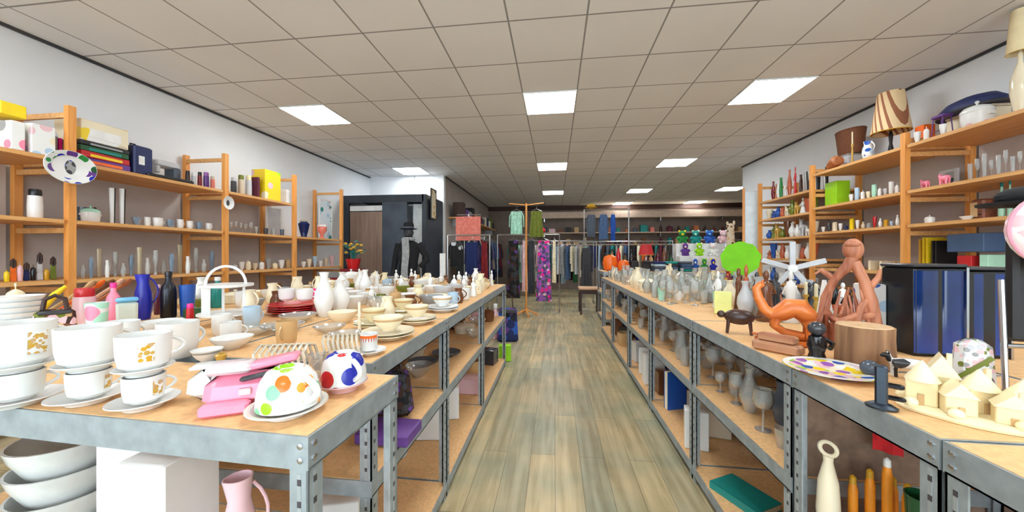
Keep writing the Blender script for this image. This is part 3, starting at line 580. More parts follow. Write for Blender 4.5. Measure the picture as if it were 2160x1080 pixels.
box(k_banana, 70, 600, 140, 690, TL, 'bright yellow curved plastic scoop behind the brown bag', 'scoop', 'yellow_scoop', plastic('yellow'), dr=.3)
box(k_box, 54, 650, 76, 694, TL, 'yellow cardboard box standing left of the brown bag', 'box', 'yellow_box', mt('yellow', .5), dr=.4, D=.04)
for i in range(5):
    p = onz(120, 690, TL); a = B().tube([(-.13,0,.0),(.13,0,.16)], .007, 6)
    make('wooden_spoon', [('handle', a, mt(['tan','orange','brown','peach','copper'][i], .6)), ('spoon_bowl', B().at(.145,0,.17,0,-.8).ell((0,0,0),(.03,.015,.008)), mt(['tan','orange','brown','peach','copper'][i], .6))], (p.x-.05, p.y+.04+i*.036, TL+.020), .1, '%s wooden spoon leaning in the bundle by the yellow scoop' % ['pale tan','orange','dark brown','light peach','copper brown'][i], 'spoon', 'bundle of wooden spoons')
# ovens of bowls behind
box(k_casserole, 4, 596, 62, 690, TL, 'cream and orange casserole dish at the left edge behind the bowls', 'casserole', 'casserole_dish', blots('cream', ['orange','peach','tan'], 16, .4), glaze('ivory'), rz=.3)
box(k_canister, 150, 606, 206, 692, TL, 'tall pink container with a red lid', 'container', 'lidded_container', mt('rose', .3), plastic('red'), hmin=.16)
box(k_tumbler, 176, 636, 232, 712, TL, 'clear bucket with pink and green pattern beside the brown bag', 'bucket', 'patterned_bucket', blots('white', ['pink','mint','pink','grey'], 16, .5, .3), hmin=.11)
box(k_bottle, 222, 596, 256, 686, TL, 'pink plastic bottle left of the clear blue-lidded box', 'bottle', 'pink_bottle', plastic('pink'), plastic('hotpink'))
def k_tub(W, Hh, m, m2): return [('tub_body', B().rb(W*.92, W*.7, Hh*.86, .01, 0, 1.06, 1.06), m), ('lid', B().rb(W, W*.78, Hh*.14, .008, Hh*.86), m2)]
box(k_tub, 243, 626, 293, 692, TL, 'clear plastic storage tub with a sky blue lid', 'tub', 'storage_tub', mt((205,216,205), .25), plastic('sky'))
box(k_jug, 274, 578, 330, 676, TL, 'royal blue plastic jug behind the white cups', 'jug', 'blue_jug', plastic('royal'))
box(k_bottle, 324, 600, 344, 664, TL, 'magenta bottle with a white cap between the blue jug and thermos', 'bottle', 'magenta_bottle', plastic('maroon'), plastic('rose'))
box(k_bottle, 337, 572, 374, 672, TL, 'black and steel thermos flask beside the blue jug', 'flask', 'thermos_flask', metal('charcoal', .3), plastic('black'))
box(k_tumbler, 376, 600, 414, 668, TL, 'blue plastic beaker right of the thermos', 'beaker', 'blue_beaker', plastic('blue'))
box(k_canister, 392, 640, 410, 684, TL, 'small red and pink tin in front of the blue beaker', 'tin', 'small_tin', plastic('red'), plastic('hotpink'))
box(k_bottle, 444, 584, 474, 650, TL, 'turquoise bottle with a white cap behind the cake stand', 'bottle', 'turquoise_bottle', plastic('teal'), plastic('white'))
box(k_box, 386, 648, 430, 672, TL, 'low dark green tin left of the cake stand', 'tin', 'green_tin', plastic('dkgreen'))
p = onz(595, 668, TL)
for i in range(4): make('red_plate', k_plate(.28, .022, glaze('red'), None), (p.x, p.y+.1, TL+.001+i*.011), 0, 'glossy red plate, %s of the pile beside the cake stand' % ('bottom','second','third','top')[i], 'plate', 'pile of red plates')
for x, n in ((-.055, 'left'), (.055, 'right')): make('white_cup', k_cup(.085, .065, WH), (p.x+x, p.y+.1, TL+.075), .5, 'small white cup on the pile of red plates, %s one' % n, 'cup')
def k_shoe(W, Hh, m, m2):
    b = B().tube([(-W*.48,0,Hh*.3),(-W*.25,0,Hh*.42),(0,0,Hh*.5),(W*.3,0,Hh*.6),(W*.46,0,Hh*.62)], [Hh*.22,Hh*.32,Hh*.38,Hh*.42,Hh*.3], 10, flat=.9)
    return [('upper', b, m), ('sole', B().rb(W*.96, W*.3, Hh*.12, .006), m2)]
box(k_shoe, 628, 606, 672, 640, TL, 'hot pink child shoe right of the red plates', 'shoe', 'pink_shoe', mt('hotpink', .6), plastic('white'), dr=.5)
def k_flagcup(W, Hh): return [('glass_body', B().lathe(prof_in([(W*.4,0),(W*.42,.004),(W*.46,Hh)], .003), 20), mt('white', .2)), ('printed_band', B().lathe([(W*.412,Hh*.12),(W*.43,Hh*.45)], 20, a0=-PI, a1=0), mt((70,80,40), .3)), ('printed_band', B().lathe([(W*.431,Hh*.46),(W*.445,Hh*.72)], 20, a0=-PI, a1=0), mt('red', .3)), ('printed_band', B().lathe([(W*.447,Hh*.73),(W*.458,Hh*.92)], 20, a0=-PI, a1=0), mt('orange', .3))]
p = onz(764, 756, TL); make('saucer', k_plate(.10, .014, WH), (p.x, p.y+.05, TL+.001), 0, 'white saucer under the small cup with red and orange bands', 'saucer')
make('banded_cup', k_flagcup(.062, .055), (p.x-.005, p.y+.05, TL+.015), 0, 'small cup with orange, red and green bands by the table edge', 'cup')
box(k_candle, 744, 636, 772, 706, TL, 'tall slim cream candlestick by the white plates', 'candlestick', 'candlestick', glaze('cream'), mt('cream', .5))
for (px, py, W, w, m) in ((806,726,.20,'nearest the aisle edge', CR), (778,700,.17,'behind the nearest one', IV), (872,690,.19,'flat one at the aisle edge past the racks', CR), (846,670,.17,'second row back from the edge', IV), (930,662,.19,'farther along the aisle edge', WH)):
    p = onz(px, py, TL)
    for i in range(2): make('cream_plate', k_plate(W, .02, m), (p.x-.02, p.y+W*.45, TL+.001+i*.011), 0, 'cream plate, %s, %s of two' % (w, ('lower','upper')[i]), 'plate', 'cream plates on the left table')
    make('cream_bowl', k_bowl(W*.62, .055, m, glaze('tan')), (p.x-.02, p.y+W*.45, TL+.032), 0, 'cream bowl standing on the cream plates, %s' % w, 'bowl', 'cream bowls on the left table')
# ---------------------------------------------------------------- under the left tables
z0 = .50
def under(fn, x0, y0, x1, y1, z, *a, **k): return box(fn, x0, y0, x1, y1, z, *a, **k)
CB = mt((224,220,216), .6, 0, .05)
def ubox(name, cat, label, x, y, z, W, D, Hh, m, rz=0, fn=None, **k):
    sp = fn(W, Hh, m, **k) if fn else [('carton', B().rb(W, D, Hh, .004), m)]
    return make(name, sp, (x, y, z+.001), rz, label, cat)
ubox('white_carton', 'box', 'white cardboard box with a grey side under the foreground table', -.838, .672, .505, .112, .12, .318, CB, 0)
ubox('white_carton', 'box', 'white cardboard box behind and left of its neighbour under the foreground table', -.985, .745, .505, .13, .13, .33, CB, 0)
for i in range(4): make('enamel_bowl', k_bowl(.2, .11, mt((206,206,202), .2, 0, .12, 14)), (-1.2, .73, .506+i*.062), 0, 'white and grey bowl under the foreground table, %s of its pile' % ('lowest','second','third','top')[i], 'bowl', 'pile of enamel bowls')
ubox('tall_jug', 'jug', 'pink and white jug beside the carton under the foreground table', -.70, .70, .505, .09, .07, .25, glaze('rose'), .8, k_jug)
ubox('purple_box', 'box', 'purple flat box on the middle board behind the foreground leg', -.62, 1.25, .565, .2, .14, .04, mt('purple', .5))
ubox('brown_carton', 'box', 'brown open carton under the purple box', -.90, 1.25, .565, .2, .18, .16, mt('tan', .8))
for i, (x, y, s, c) in enumerate(((-.68,.75,.15,'beige'), (-.51,.80,.10,'tan'), (-.88,.74,.13,'peach'))):
    make('linen_sack', [('sack_body', B().lathe([(s*.4,0),(s*.62,.03),(s*.6,s*.9),(s*.3,s*1.3),(s*.22,s*1.4),(s*.3,s*1.5)], 18, wob=lambda a, z: 1+.07*math.sin(a*5+z*30)), cloth(c))], (x, y, .101), 0, '%s linen sack on the bottom board of the foreground rack, %s' % (c, ('middle','right','left')[i]), 'sack')
ubox('black_bag', 'bag', 'black speckled cloth bag hanging low behind the foreground rack corner', -.70, 1.42, .565, .2, .1, .19, blots('black', ['dkbrown','purple','charcoal'], 40, .6, .9), .1, k_bag)
# goods on the middle and bottom boards along the aisle
un = [('pewter_plate','plate',k_plate,.2,.02,'silver','pale grey'), ('white_bowl','bowl',k_bowl,.16,.07,'white','white'), ('stoneware_pot','pot',k_casserole,.2,.12,'beige','beige lidded'), ('glass_bowl','bowl',k_bowl,.18,.07,None,'clear glass'), ('brown_pot','pot',k_casserole,.18,.12,'brown','brown lidded'),
  ('oven_dish','dish',k_whitedish,.15,.06,'rose','pink upturned'), ('steel_pan','saucepan',k_pan,.26,.09,'charcoal','dark'), ('grey_plate','plate',k_plate,.22,.02,'slate','slate blue')]
def shelf_goods(xa, xb, ya, yb, z, n, seed, where, kinds, hmax=.25, tries=14):
    q = random.Random(seed); done = []
    for t in range(n*tries):
        if len(done) >= n: break
        k = kinds[q.randrange(len(kinds))]; s = q.uniform(.8, 1.15); W = k[3]*s; R = W*.55
        x, y = q.uniform(min(xa,xb)+R, max(xa,xb)-R) if abs(xa-xb) > 2*R else (xa+xb)/2, q.uniform(ya+R, yb-R) if yb-ya > 2*R else (ya+yb)/2
        m = GL if k[5] is None else (cloth(k[5]) if k[1] in ('bag','towel') else glaze(k[5])); Hh = min(k[4]*q.uniform(.85,1.2), hmax)
        a = [m, metal('charcoal')] if k[2] is k_pan else ([m, m] if k[2] in (k_bottle, k_canister, k_tub) else [m])
        spec = k[2](W, Hh, *a); R = max(math.hypot(u.x, u.y) for sp_ in spec for u in sp_[1].v) + .003
        if x-R < min(xa,xb)-.03 or x+R > max(xa,xb)+.03 or y-R < ya-.02 or y+R > yb+.02: continue
        if any((x-a)**2 + (y-b)**2 < (R+r)**2 for a, b, r, _ in done) or any(-.1 < c-z < .3 and (x-a)**2 + (y-b)**2 < (R+r)**2 for a, b, c, r in OCC): continue
        sz = 'small ' if s < .92 else ('large ' if s > 1.05 else ''); nm = k[0].replace('_', ' ').split()[-1]; short = k[6] if k[6].endswith(nm) else k[6] + ' ' + nm; lb = sz + short + ' ' + where
        for b in sorted(done, key=lambda d: (x-d[0])**2 + (y-d[1])**2)[:9]:
            lb = sz + short + ' ' + where + ', %s the %s' % (('beyond' if y > b[1] else 'before') if abs(y-b[1]) > abs(x-b[0]) else ('right of' if x > b[0] else 'left of'), b[3])
            if lb not in LABELS and len(lb.split()) <= 16: break
        if len(lb.split()) > 16: print('LONG', lb)
        make(k[0], spec, (x, y, z+.001), q.uniform(-PI, PI) if k[1] not in ('box','book') else q.uniform(-.3,.3), lb, k[1], k[6] + ' ' + nm + ' ' + where)
        done.append((x, y, R, short))
shelf_goods(-.58, -1.1, 1.05, 1.73, .56, 9, 11, 'on the nearest left rack mid board', un, .2)
shelf_goods(-.58, -1.1, 1.80, 2.64, .56, 12, 12, 'on the second left rack mid board', un, .2)
shelf_goods(-.58, -1.1, 2.74, 3.88, .56, 16, 13, 'on the farthest left rack mid board', un, .2)
cart = [('cardboard_box','box',k_box,.24,.24,'beige','beige cardboard'), ('white_box','box',k_box,.22,.2,'white','white cardboard'), ('black_case','case',k_box,.22,.16,'charcoal','dark'), ('wicker_basket','basket',k_basket,.24,.15,'tan','tan wicker'), ('steel_pot','pot',k_casserole,.24,.18,'silver','silver lidded'), ('brown_box','box',k_box,.2,.2,'brown','brown cardboard'), ('pink_box','box',k_box,.2,.12,'rose','pale pink')]
shelf_goods(-.58, -1.1, 1.05, 1.73, .08, 3, 21, 'low in the nearest left rack', cart)
shelf_goods(-.58, -1.1, 1.80, 2.64, .08, 5, 22, 'low in the second left rack', cart)
shelf_goods(-.58, -1.1, 2.74, 3.88, .08, 6, 23, 'low in the farthest left rack', cart)
# at the foot of the far left rack, in the aisle
box(k_bag, 1048, 648, 1094, 722, 0, 'blue and navy bag leaning at the far end of the left racks', 'bag', 'blue_bag', blots('blue', ['navy','purple','black'], 9, .6, .8), dr=.4)
box(k_bottle, 1036, 640, 1054, 716, .0, 'pale bottle beside the blue bag', 'bottle', 'pale_bottle', plastic('rose'), plastic('white'))
box(k_box, 1052, 726, 1078, 762, 0, 'lime green folded mat on the floor before the left racks', 'mat', 'green_mat', mt('lime', .8), dr=.6)
# ---------------------------------------------------------------- left wall shelves
XF = -3.86
def S(fn, x0, x1, h, lv, label, cat, name, *a, **k): return sh(fn, x0, x1, h, XF + k.pop('dx', 0), LZ[lv], label, cat, name, *a, **k)
CART = blots('white', ['rose','ltblue','cream'], 12, .4, .6)
S(k_box, 26, 88, 62, 4, 'white printed carton with a pink drawing on the top left shelf', 'box', 'printed_carton', CART, D=.3)
S(k_box, -16, 20, 60, 4, 'white carton with pink print, cut by the left edge', 'box', 'printed_carton', blots('white', ['pink','grey'], 9, .4, .6), D=.3)
p = onx(5, XF, 2.23); make('yellow_carton', [('carton', B().rb(.12, .2, .09, .004), mt('yellow', .6))], (XF, p.y+.0, 1.981+.24), PI/2, 'bright yellow carton stacked on the white carton at the left edge', 'box')
S(k_book, 88, 95, 50, 4, 'dark green folder beside the white carton', 'folder', 'document_folder', mt('dkgreen', .6)); S(k_book, 96, 103, 48, 4, 'grey folder beside the magenta case', 'folder', 'document_folder', mt('grey', .6))
S(k_box, 104, 113, 46, 4, 'magenta plastic case against the thick shelf post', 'case', 'magenta_case', mt((200,10,110), .4), D=.18)
S(k_basket, 84, 134, 26, 4, 'woven golden basket up behind the shelf post', 'basket', 'golden_basket', mt('gold', .7, 0, .4, 60), dx=-.22) if False else None
# board-game stack
p = onx(196, XF, 1.98); zz = 1.981
for i, (h, W, c, w) in enumerate(((.055,.34,'purple','bottom, purple'),(.05,.33,'red','second, red and orange'),(.045,.32,'dkgreen','third, dark green'),(.035,.33,'black','fourth, black'),(.17,.31,'cream','top, pale with yellow corners'))):
    make('game_box', k_box(W, h, mt(c, .5) if i < 4 else blots('cream', ['yellow','white','silver','beige'], 8, .5), D=.26, m2=mt(('orange','yellow','teal','grey','white')[i], .5)), (XF, p.y, zz), PI/2+.05*(i % 2), 'flat game box on the top left shelf stack, %s' % w, 'box', 'game boxes on the top shelf'); zz += h + .001
def k_case(W, Hh, m): return [('case_body', B().rb(W, .24, Hh, .012), m), ('emblem_patch', B().cb(-W*.12, -.1212, Hh*.35, W*.3, .002, Hh*.3), mt('white', .5)), ('handle', B().tube([(-W*.15,0,Hh),(-W*.12,0,Hh+.03),(W*.12,0,Hh+.03),(W*.15,0,Hh)], .007, 6), plastic('black'))]
S(k_case, 254, 306, 60, 4, 'navy blue case with a white patch on the top left shelf', 'case', 'navy_case', mt('navy', .5))
def k_sewing(W, Hh, m): return [('machine_bed', B().rb(W, .18, Hh*.28, .01), m), ('machine_arm', B().rb(W*.9, .12, Hh*.3, .015, Hh*.7), m), ('machine_column', B().rb(W*.26, .13, Hh*.5, .01, Hh*.26, 1, 1, W*.32), mt('slate')), ('dial', B().at(W*.47,0,Hh*.6,0,PI/2).lathe([(.03,0),(.03,.015)], 14), plastic('dkgreen')), ('head', B().rb(W*.18, .1, Hh*.42, .01, Hh*.4, 1, 1, -W*.35), m)]
S(k_sewing, 308, 384, 46, 4, 'grey machine with a carrying arm next to the navy case', 'machine', 'sewing_machine', mt('silver', .4), dx=-.1)
p = onx(340, -3.76, 1.98); make('black_folio', [('folio', B().rb(.42, .06, .035, .01), mt('black', .5))], (-3.75, p.y+.07, 1.981), PI/2, 'flat black folio case lying before the grey machine', 'case')
for i, (x0, x1, h, fn, c, c2, lb, ct) in enumerate(((390,402,32,k_canister,'dkbrown','black','dark brown jar on the top left shelf','jar'), (403,415,30,k_canister,'silver','white','pale grey jar on the top left shelf','jar'), (416,427,34,k_canister,'dkred','black','dark red jar on the top left shelf','jar'), (428,442,36,k_canister,'purple','violet','purple jar on the top left shelf','jar'), (443,454,30,k_canister,'salmon','beige','salmon jar next to the second shelf post','jar'),
   (486,500,36,k_canister,'charcoal','silver','dark canister right of the second shelf post','canister'), (501,516,44,k_canister,'beige','olive','beige and olive canister on the top left shelf','canister'), (517,532,46,k_canister,'silver','ivory','pale canister left of the yellow carton','canister'))):
    S(fn, x0, x1, h, 4, lb, ct, 'shelf_'+ct, plastic(c), plastic(c2))
S(k_box, 536, 588, 62, 4, 'large yellow box with flowers on the top left shelf', 'box', 'flowered_box', blots('yellow', ['cream','yellow','rose','lime'], 8, .42), D=.2); S(k_book, 530, 537, 44, 4, 'purple book against the yellow flowered box', 'book', 'purple_book', mt('maroon', .5))
S(k_box, 594, 609, 30, 4, 'small white box on the top left shelf end', 'box', 'small_white_box', mt('white'), D=.12)
# hanging plates
def hang_plate(px, py, W, Hr, label, m, m2, m3, X=-3.69):
    w = None; y = onx(px, X, 0).y; p = Vector((X, y, 0)); z = zat(p, py)
    return make('hanging_plate', k_oval(W, Hr, m, m2, m3), (X+.012, y, z), 0, label, 'plate', ry=PI/2)
o = hang_plate(143, 353, .25, .30, 'white oval plate with blue, purple and green rim hung on the thick post', WH, blots('white', ['royal','purple','green','white','dkgreen'], 16, .5, .2), blots('grey', ['charcoal','royal','white'], 25, .5, .2)); 
hang_plate(477, 428, .15, .13, 'small white plate with a dark centre hung on the second post', WH, None, glaze('charcoal'))
S(k_canister, 55, 93, 62, 3, 'white canister with a black lid on the left shelf', 'canister', 'white_canister', glaze('white'), plastic('black'))
S(k_pan, 160, 206, 34, 3, 'brown-lidded pan at the left end of the middle shelf', 'pan', 'lidded_pan', glaze('slate'), plastic('dkbrown'), dx=-.16)
S(k_casserole, 164, 218, 36, 3, 'white casserole with green trim on the left shelf', 'casserole', 'white_casserole', WH, glaze('mint'))
for a, b_, w in ((229,245,'left'), (250,266,'right')): S(k_vase, a, b_, 76, 3, 'tall black and white striped cylinder vase, %s of the pair' % w, 'vase', 'striped_vase', stripes('black','white', 22, 'X', .3, 0, .42), 2, group='pair of striped cylinder vases')
for i, (a, b_, h, f) in enumerate(((276,300,18,k_bowl),(303,318,20,k_cup),(320,345,20,k_cup),(350,368,18,k_cup),(372,388,20,k_cup),(392,408,18,k_cup),(412,428,17,k_cup),(432,448,16,k_cup))):
    S(f, a, b_, h, 3, 'white %s on the middle left shelf, %s right of the striped vases' % ('bowl' if f is k_bowl else 'cup', ('first','second','third','fourth','fifth','sixth','seventh','eighth')[i]), 'bowl' if f is k_bowl else 'cup', 'shelf_cup' if f is k_cup else 'shelf_bowl', WH if i % 3 else GLS, group='white cups on the middle left shelf')
for i, (a, b_, h) in enumerate(((484,492,22),(494,502,24),(504,512,22),(514,522,20),(524,534,24),(536,546,16))):
    S(k_wine if i != 5 else k_bowl, a, b_, h, 3, 'glass goblet on the middle left shelf, %s from the second post' % ('first','second','third','fourth','fifth','sixth')[i], 'glass', 'glass_goblet', GL, group='goblets on the middle left shelf')
S(k_frame, 552, 604, 62, 3, 'large white frame leaning on the third left shelf unit', 'picture frame', 'white_picture_frame', mt('white'), mt('silver', .4), dx=-.2)
for i, (a, b_) in enumerate(((556,566),(572,582),(590,600))): S(k_tumbler, a, b_, 13, 3, 'small dark tumbler before the white frame, %s' % ('left','middle','right')[i], 'glass', 'small_tumbler', plastic(('charcoal','grey','slate')[i]), dx=.08)
S(k_vase, 628, 654, 36, 3, 'dark blue domed pot with cream foot on the farthest left unit', 'pot', 'blue_domed_pot', glaze('navy'), 1, glaze('ivory'))
S(k_vase, 668, 690, 30, 3, 'red and white vase before the teal picture', 'vase', 'red_white_vase', glaze('salmon'), 4, WH)
S(k_frame, 662, 712, 86, 3, 'framed picture in teal and white inside the farthest left unit', 'picture', 'teal_picture', mt('white'), blots((215,225,230), ['teal','white','ltblue','rose'], 9, .45), dx=-.25)
q = random.Random(5)
for i in range(8):
    a = 6 + i*14; c = ['yellow','orange','rose','navy','black','silver','mustard','olive'][i]
    S(k_bag if i % 2 else k_casserole, a, a+16, 26 + (i % 3)*7, 2, '%s %s on the lower left shelf, %s' % (c, 'pouch' if i % 2 else 'pot', ('first','second','third','fourth','fifth','sixth','seventh','last')[i] + ' from the left edge'), 'pouch' if i % 2 else 'pot', 'small_pouch' if i % 2 else 'small_pot', cloth(c) if i % 2 else glaze(c))
for i in range(17):
    a = 168 + i*17; v = i % 5; m = [GL, GLS, glass('cream', .7), WH, GL][v]
    S(k_vase if v != 3 else k_jug, a, a+14, 28 + (i*7 % 5)*8, 2, '%s on the lower left shelf, number %s from the thick post' % (('clear glass vase','pale blue glass vase','smoky glass vase','white jug','slim clear glass vase')[v], ('one','two','three','four','five','six','seven','eight','nine','ten','eleven','twelve','thirteen','fourteen','fifteen','sixteen','seventeen')[i]), 'vase' if v != 3 else 'jug', 'glass_vase' if v != 3 else 'white_jug', m, *([i] if v != 3 else []), dx=.1*(i % 2), group='glass and vases on the lower left shelf')
for i in range(9):
    a = 488 + i*14; c = ['silver','white','cream','beige','white','grey','ivory','white','tan'][i]
    S(k_bowl if i % 2 else k_casserole, a, a+15, 14 + (i % 3)*4, 2, '%s %s on the lower left shelf, %s past the second post' % (c, 'bowl' if i % 2 else 'lidded dish', ('first','second','third','fourth','fifth','sixth','seventh','eighth','ninth')[i]), 'bowl' if i % 2 else 'dish', 'serving_bowl' if i % 2 else 'lidded_dish', glaze(c))
for i in range(6):
    a = 634 + i*12; c = ['white','cream','ltblue','white','beige','rose','white'][i]
    S(k_bowl, a, a+12, 12 + (i % 3)*5, 2, '%s bowl on the farthest left unit, %s along its lower shelf' % (c, ('first','second','third','fourth','fifth','sixth','last')[i]), 'bowl', 'serving_bowl', glaze(c))
for i, (c, a, b_, h) in enumerate((('dkred',655,682,26),('red',688,716,30),('maroon',632,652,22))): S(k_box, a, b_, h, 1, '%s box on the lowest visible shelf by the cubicle' % ('dark red','red','maroon')[i], 'box', 'red_box', mt(c, .6), D=.2)
p = onx(732, -3.62, 0)
make('flower_arrangement', k_pot(.42, .52, glaze('red'), mt('teal', .6), 34, mt('mustard', .5)), (-3.35, p.y-.25, 1.02), 0, 'teal leaves and mustard flowers in a red pot at the shelf end', 'flowers')
make('pedestal', [('column', B().rb(.24,.24,.98,.01), mt('dkred',.6)), ('plinth', B().rb(.3,.3,.04,.006,.98), mt('dkred',.6))], (-3.35, p.y-.25, 0), 0, 'dark red pedestal under the flower arrangement', 'pedestal')
# ---------------------------------------------------------------- crockery over the long left table
tw = [('cream_bowl','bowl',k_bowl,.15,.06,'cream','cream'), ('white_bowl','bowl',k_bowl,.14,.07,'white','white'), ('dessert_plate','plate',k_plate,.19,.02,'white','white'), ('cream_teapot','teapot',k_teapot,.2,.14,'cream','cream'), ('white_teapot','teapot',k_teapot,.2,.13,'white','white'),
  ('coffee_mug','mug',k_cup,.085,.09,'white','white'), ('coffee_mug','mug',k_cup,.085,.09,'ltblue','pale blue'), ('coffee_mug','mug',k_cup,.085,.09,'tan','tan'), ('milk_jug','jug',k_jug,.12,.14,'cream','cream'), ('milk_jug','jug',k_jug,.13,.16,'white','white'), ('soup_tureen','tureen',k_casserole,.24,.15,'white','white'),
  ('sugar_pot','pot',k_casserole,.12,.1,'ivory','ivory'), ('flower_vase','vase',k_vase,.11,.2,'white','white'), ('glass_bowl','bowl',k_bowl,.15,.08,'silver','silvery'), ('glass_bowl','bowl',k_bowl,.17,.07,None,'clear glass'), ('cream_plate','plate',k_plate,.22,.02,'ivory','ivory'),
  ('porcelain_figure','figurine',k_person,.08,.15,'white','white'), ('serving_dish','dish',k_casserole,.2,.1,'cream','cream lidded'), ('white_bowl','bowl',k_bowl,.17,.08,'white','white'), ('salad_bowl','bowl',k_bowl,.2,.09,'cream','cream'), ('dessert_plate','plate',k_plate,.2,.02,'cream','cream'), ('soup_tureen','tureen',k_casserole,.22,.14,'cream','cream'), ('small_pot','pot',k_vase,.08,.08,'tan','tan'), ('green_bowl','bowl',k_bowl,.12,.06,'olive','olive green'), ('brown_jug','jug',k_jug,.10,.10,'brown','brown'), ('white_bowl','bowl',k_bowl,.13,.08,'white','white'), ('ivory_jug','jug',k_jug,.12,.13,'ivory','ivory'), ('grey_bowl','bowl',k_bowl,.14,.07,'grey','grey')]
shelf_goods(-.58, -1.13, 1.78, 2.66, TL, 22, 31, 'on mid left table, aisle side', tw, .25, 40)
shelf_goods(-.58, -1.13, 2.68, 3.90, TL, 46, 32, 'on far left table, aisle side', tw, .25, 60)
shelf_goods(-1.15, -1.74, 1.50, 2.66, TL, 30, 33, 'on mid left table, centre', tw, .25, 40)
shelf_goods(-1.15, -1.74, 2.68, 3.90, TL, 40, 34, 'on far left table, centre', tw, .25, 40)
shelf_goods(-1.76, -2.34, 1.85, 2.66, TL, 20, 35, 'on mid left table, wall side', tw, .25, 40)
shelf_goods(-1.76, -2.34, 2.68, 3.90, TL, 32, 36, 'on far left table, wall side', tw, .25, 40)
shelf_goods(-.58, -1.13, 1.10, 1.74, TL, 8, 37, 'on near left table, aisle side', tw[:9], .12, 40)
shelf_goods(-1.15, -1.74, .98, 1.50, TL, 10, 38, 'on near left table, centre', tw[:9], .10, 40)
# ---------------------------------------------------------------- right table: carved pieces and the foreground
OW = wood((178,84,30), (226,128,58), 'X', 5, .35); DW = wood((44,26,20), (84,52,40), 'X', 6, .35); RW = wood((140,74,50), (206,138,104), 'Z', 5, .5); AM = mt((176,78,22), .3, 0, .35, 16); LOG = wood((120,84,58), (178,136,98), 'Z', 5, .85)
def k_carvedcamel(W, H):
    """resting carved animal with a long raised neck, head at -x, on a stepped board"""
    b = B(); b.tube([(-W*.36,0,H*.98),(-W*.43,0,H*.90),(-W*.40,0,H*.75),(-W*.30,0,H*.56),(-W*.16,0,H*.47)], [W*.05,W*.075,W*.085,W*.095,W*.11], 12)
    b.tube([(-W*.2,0,H*.44),(-W*.05,0,H*.50),(W*.1,0,H*.60),(W*.24,0,H*.60),(W*.36,0,H*.48),(W*.42,0,H*.32)], [W*.11,W*.16,W*.19,W*.20,W*.17,W*.07], 14)
    b.ell((-W*.36,0,H*.96), (W*.065,W*.05,H*.05))
    s = [('animal_body', b, OW)]
    for k in (1,-1):
        s.append(('ear', B().ell((-W*.33,k*W*.045,H*1.0),(W*.015,W*.015,H*.05)), OW))
        s.append(('leg', B().tube([(W*.36,k*W*.09,H*.42),(W*.40,k*W*.1,H*.30),(W*.38,k*W*.1,H*.15)], [W*.10,W*.085,W*.07], 10), OW))
        s.append(('leg', B().tube([(-W*.12,k*W*.08,H*.42),(-W*.14,k*W*.09,H*.30),(W*.02,k*W*.09,H*.2),(W*.3,k*W*.08,H*.17)], [W*.085,W*.075,W*.065,W*.055], 10), OW))
    s.append(('base_board', B().tube([(-W*.5,0,H*.14),(-W*.2,0,H*.12),(W*.2,0,H*.12),(W*.46,0,H*.14)], [W*.04,W*.09,W*.11,W*.1], 10, flat=.5), OW)); s.append(('lower_board', B().rb(W*.9, W*.3, H*.09, .008), OW)); return s
box(k_carvedcamel, 1582, 596, 1722, 730, TR, 'orange-brown carved wooden animal with a long raised neck', 'carving', 'carved_animal', dr=.35, rz=.15, hmin=.22)
def k_turtle(W, H):
    b = B().ell((0,0,H*.66),(W*.36,W*.2,H*.3)).ell((-W*.42,0,H*.72),(W*.1,W*.07,H*.14)).tube([(W*.3,0,H*.66),(W*.5,0,H*.74)], [W*.05,W*.03], 8); s = [('carved_body', b, DW)]
    for x in (-.24,.24):
        for k in (1,-1): s.append(('leg', B().tube([(W*x,k*W*.12,H*.55),(W*x*1.15,k*W*.15,.004)], [W*.05,W*.035], 8), DW))
    return s
box(k_turtle, 1512, 648, 1606, 708, TR, 'dark carved wooden turtle on legs beside the yellow cube', 'carving', 'carved_turtle', dr=.4, hmin=.09)
def k_amber(W, H):
    s = [('plinth', B().rb(W*.9, W*.5, H*.06, .005), AM)]
    for k in (-1, 1): s.append(('figure', B().lathe([(W*.2,H*.06),(W*.22,H*.12),(W*.15,H*.35),(W*.19,H*.55),(W*.14,H*.68),(W*.06,H*.72),(W*.1,H*.78),(W*.11,H*.88),(W*.03,H*(.94+.04*k))], 14, c=(k*W*.2,0,0), wob=lambda a, z: 1+.12*math.sin(a*5)), AM))
    return s
box(k_amber, 1546, 556, 1586, 656, TR, 'tall amber coloured carved couple behind the dark turtle', 'carving', 'amber_couple', dr=.7)
box(k_vase, 1524, 572, 1548, 620, TR, 'dark red and amber vase left of the amber couple', 'vase', 'amber_vase', blots('dkred', ['mustard','orange'], 20, .4, .2), 0)
box(k_box, 1506, 614, 1544, 664, TR, 'pale yellow-green cube candle before the amber couple', 'candle', 'cube_candle', mt((222,226,140), .5), dr=.9)
def k_board(W, H, m): return [('board', B().rb(W, W*.42, H*.5, .008), m), ('carved_edge', B().rb(W*.8, W*.3, H*.4, .006, H*.5), m)]
box(k_board, 1586, 698, 1694, 746, TR, 'pale and reddish carved wooden boat lying before the carved animal', 'carving', 'wooden_boat', wood((150,90,62), (214,170,130), 'X', 4), dr=.4, rz=-.35, hmin=.03)
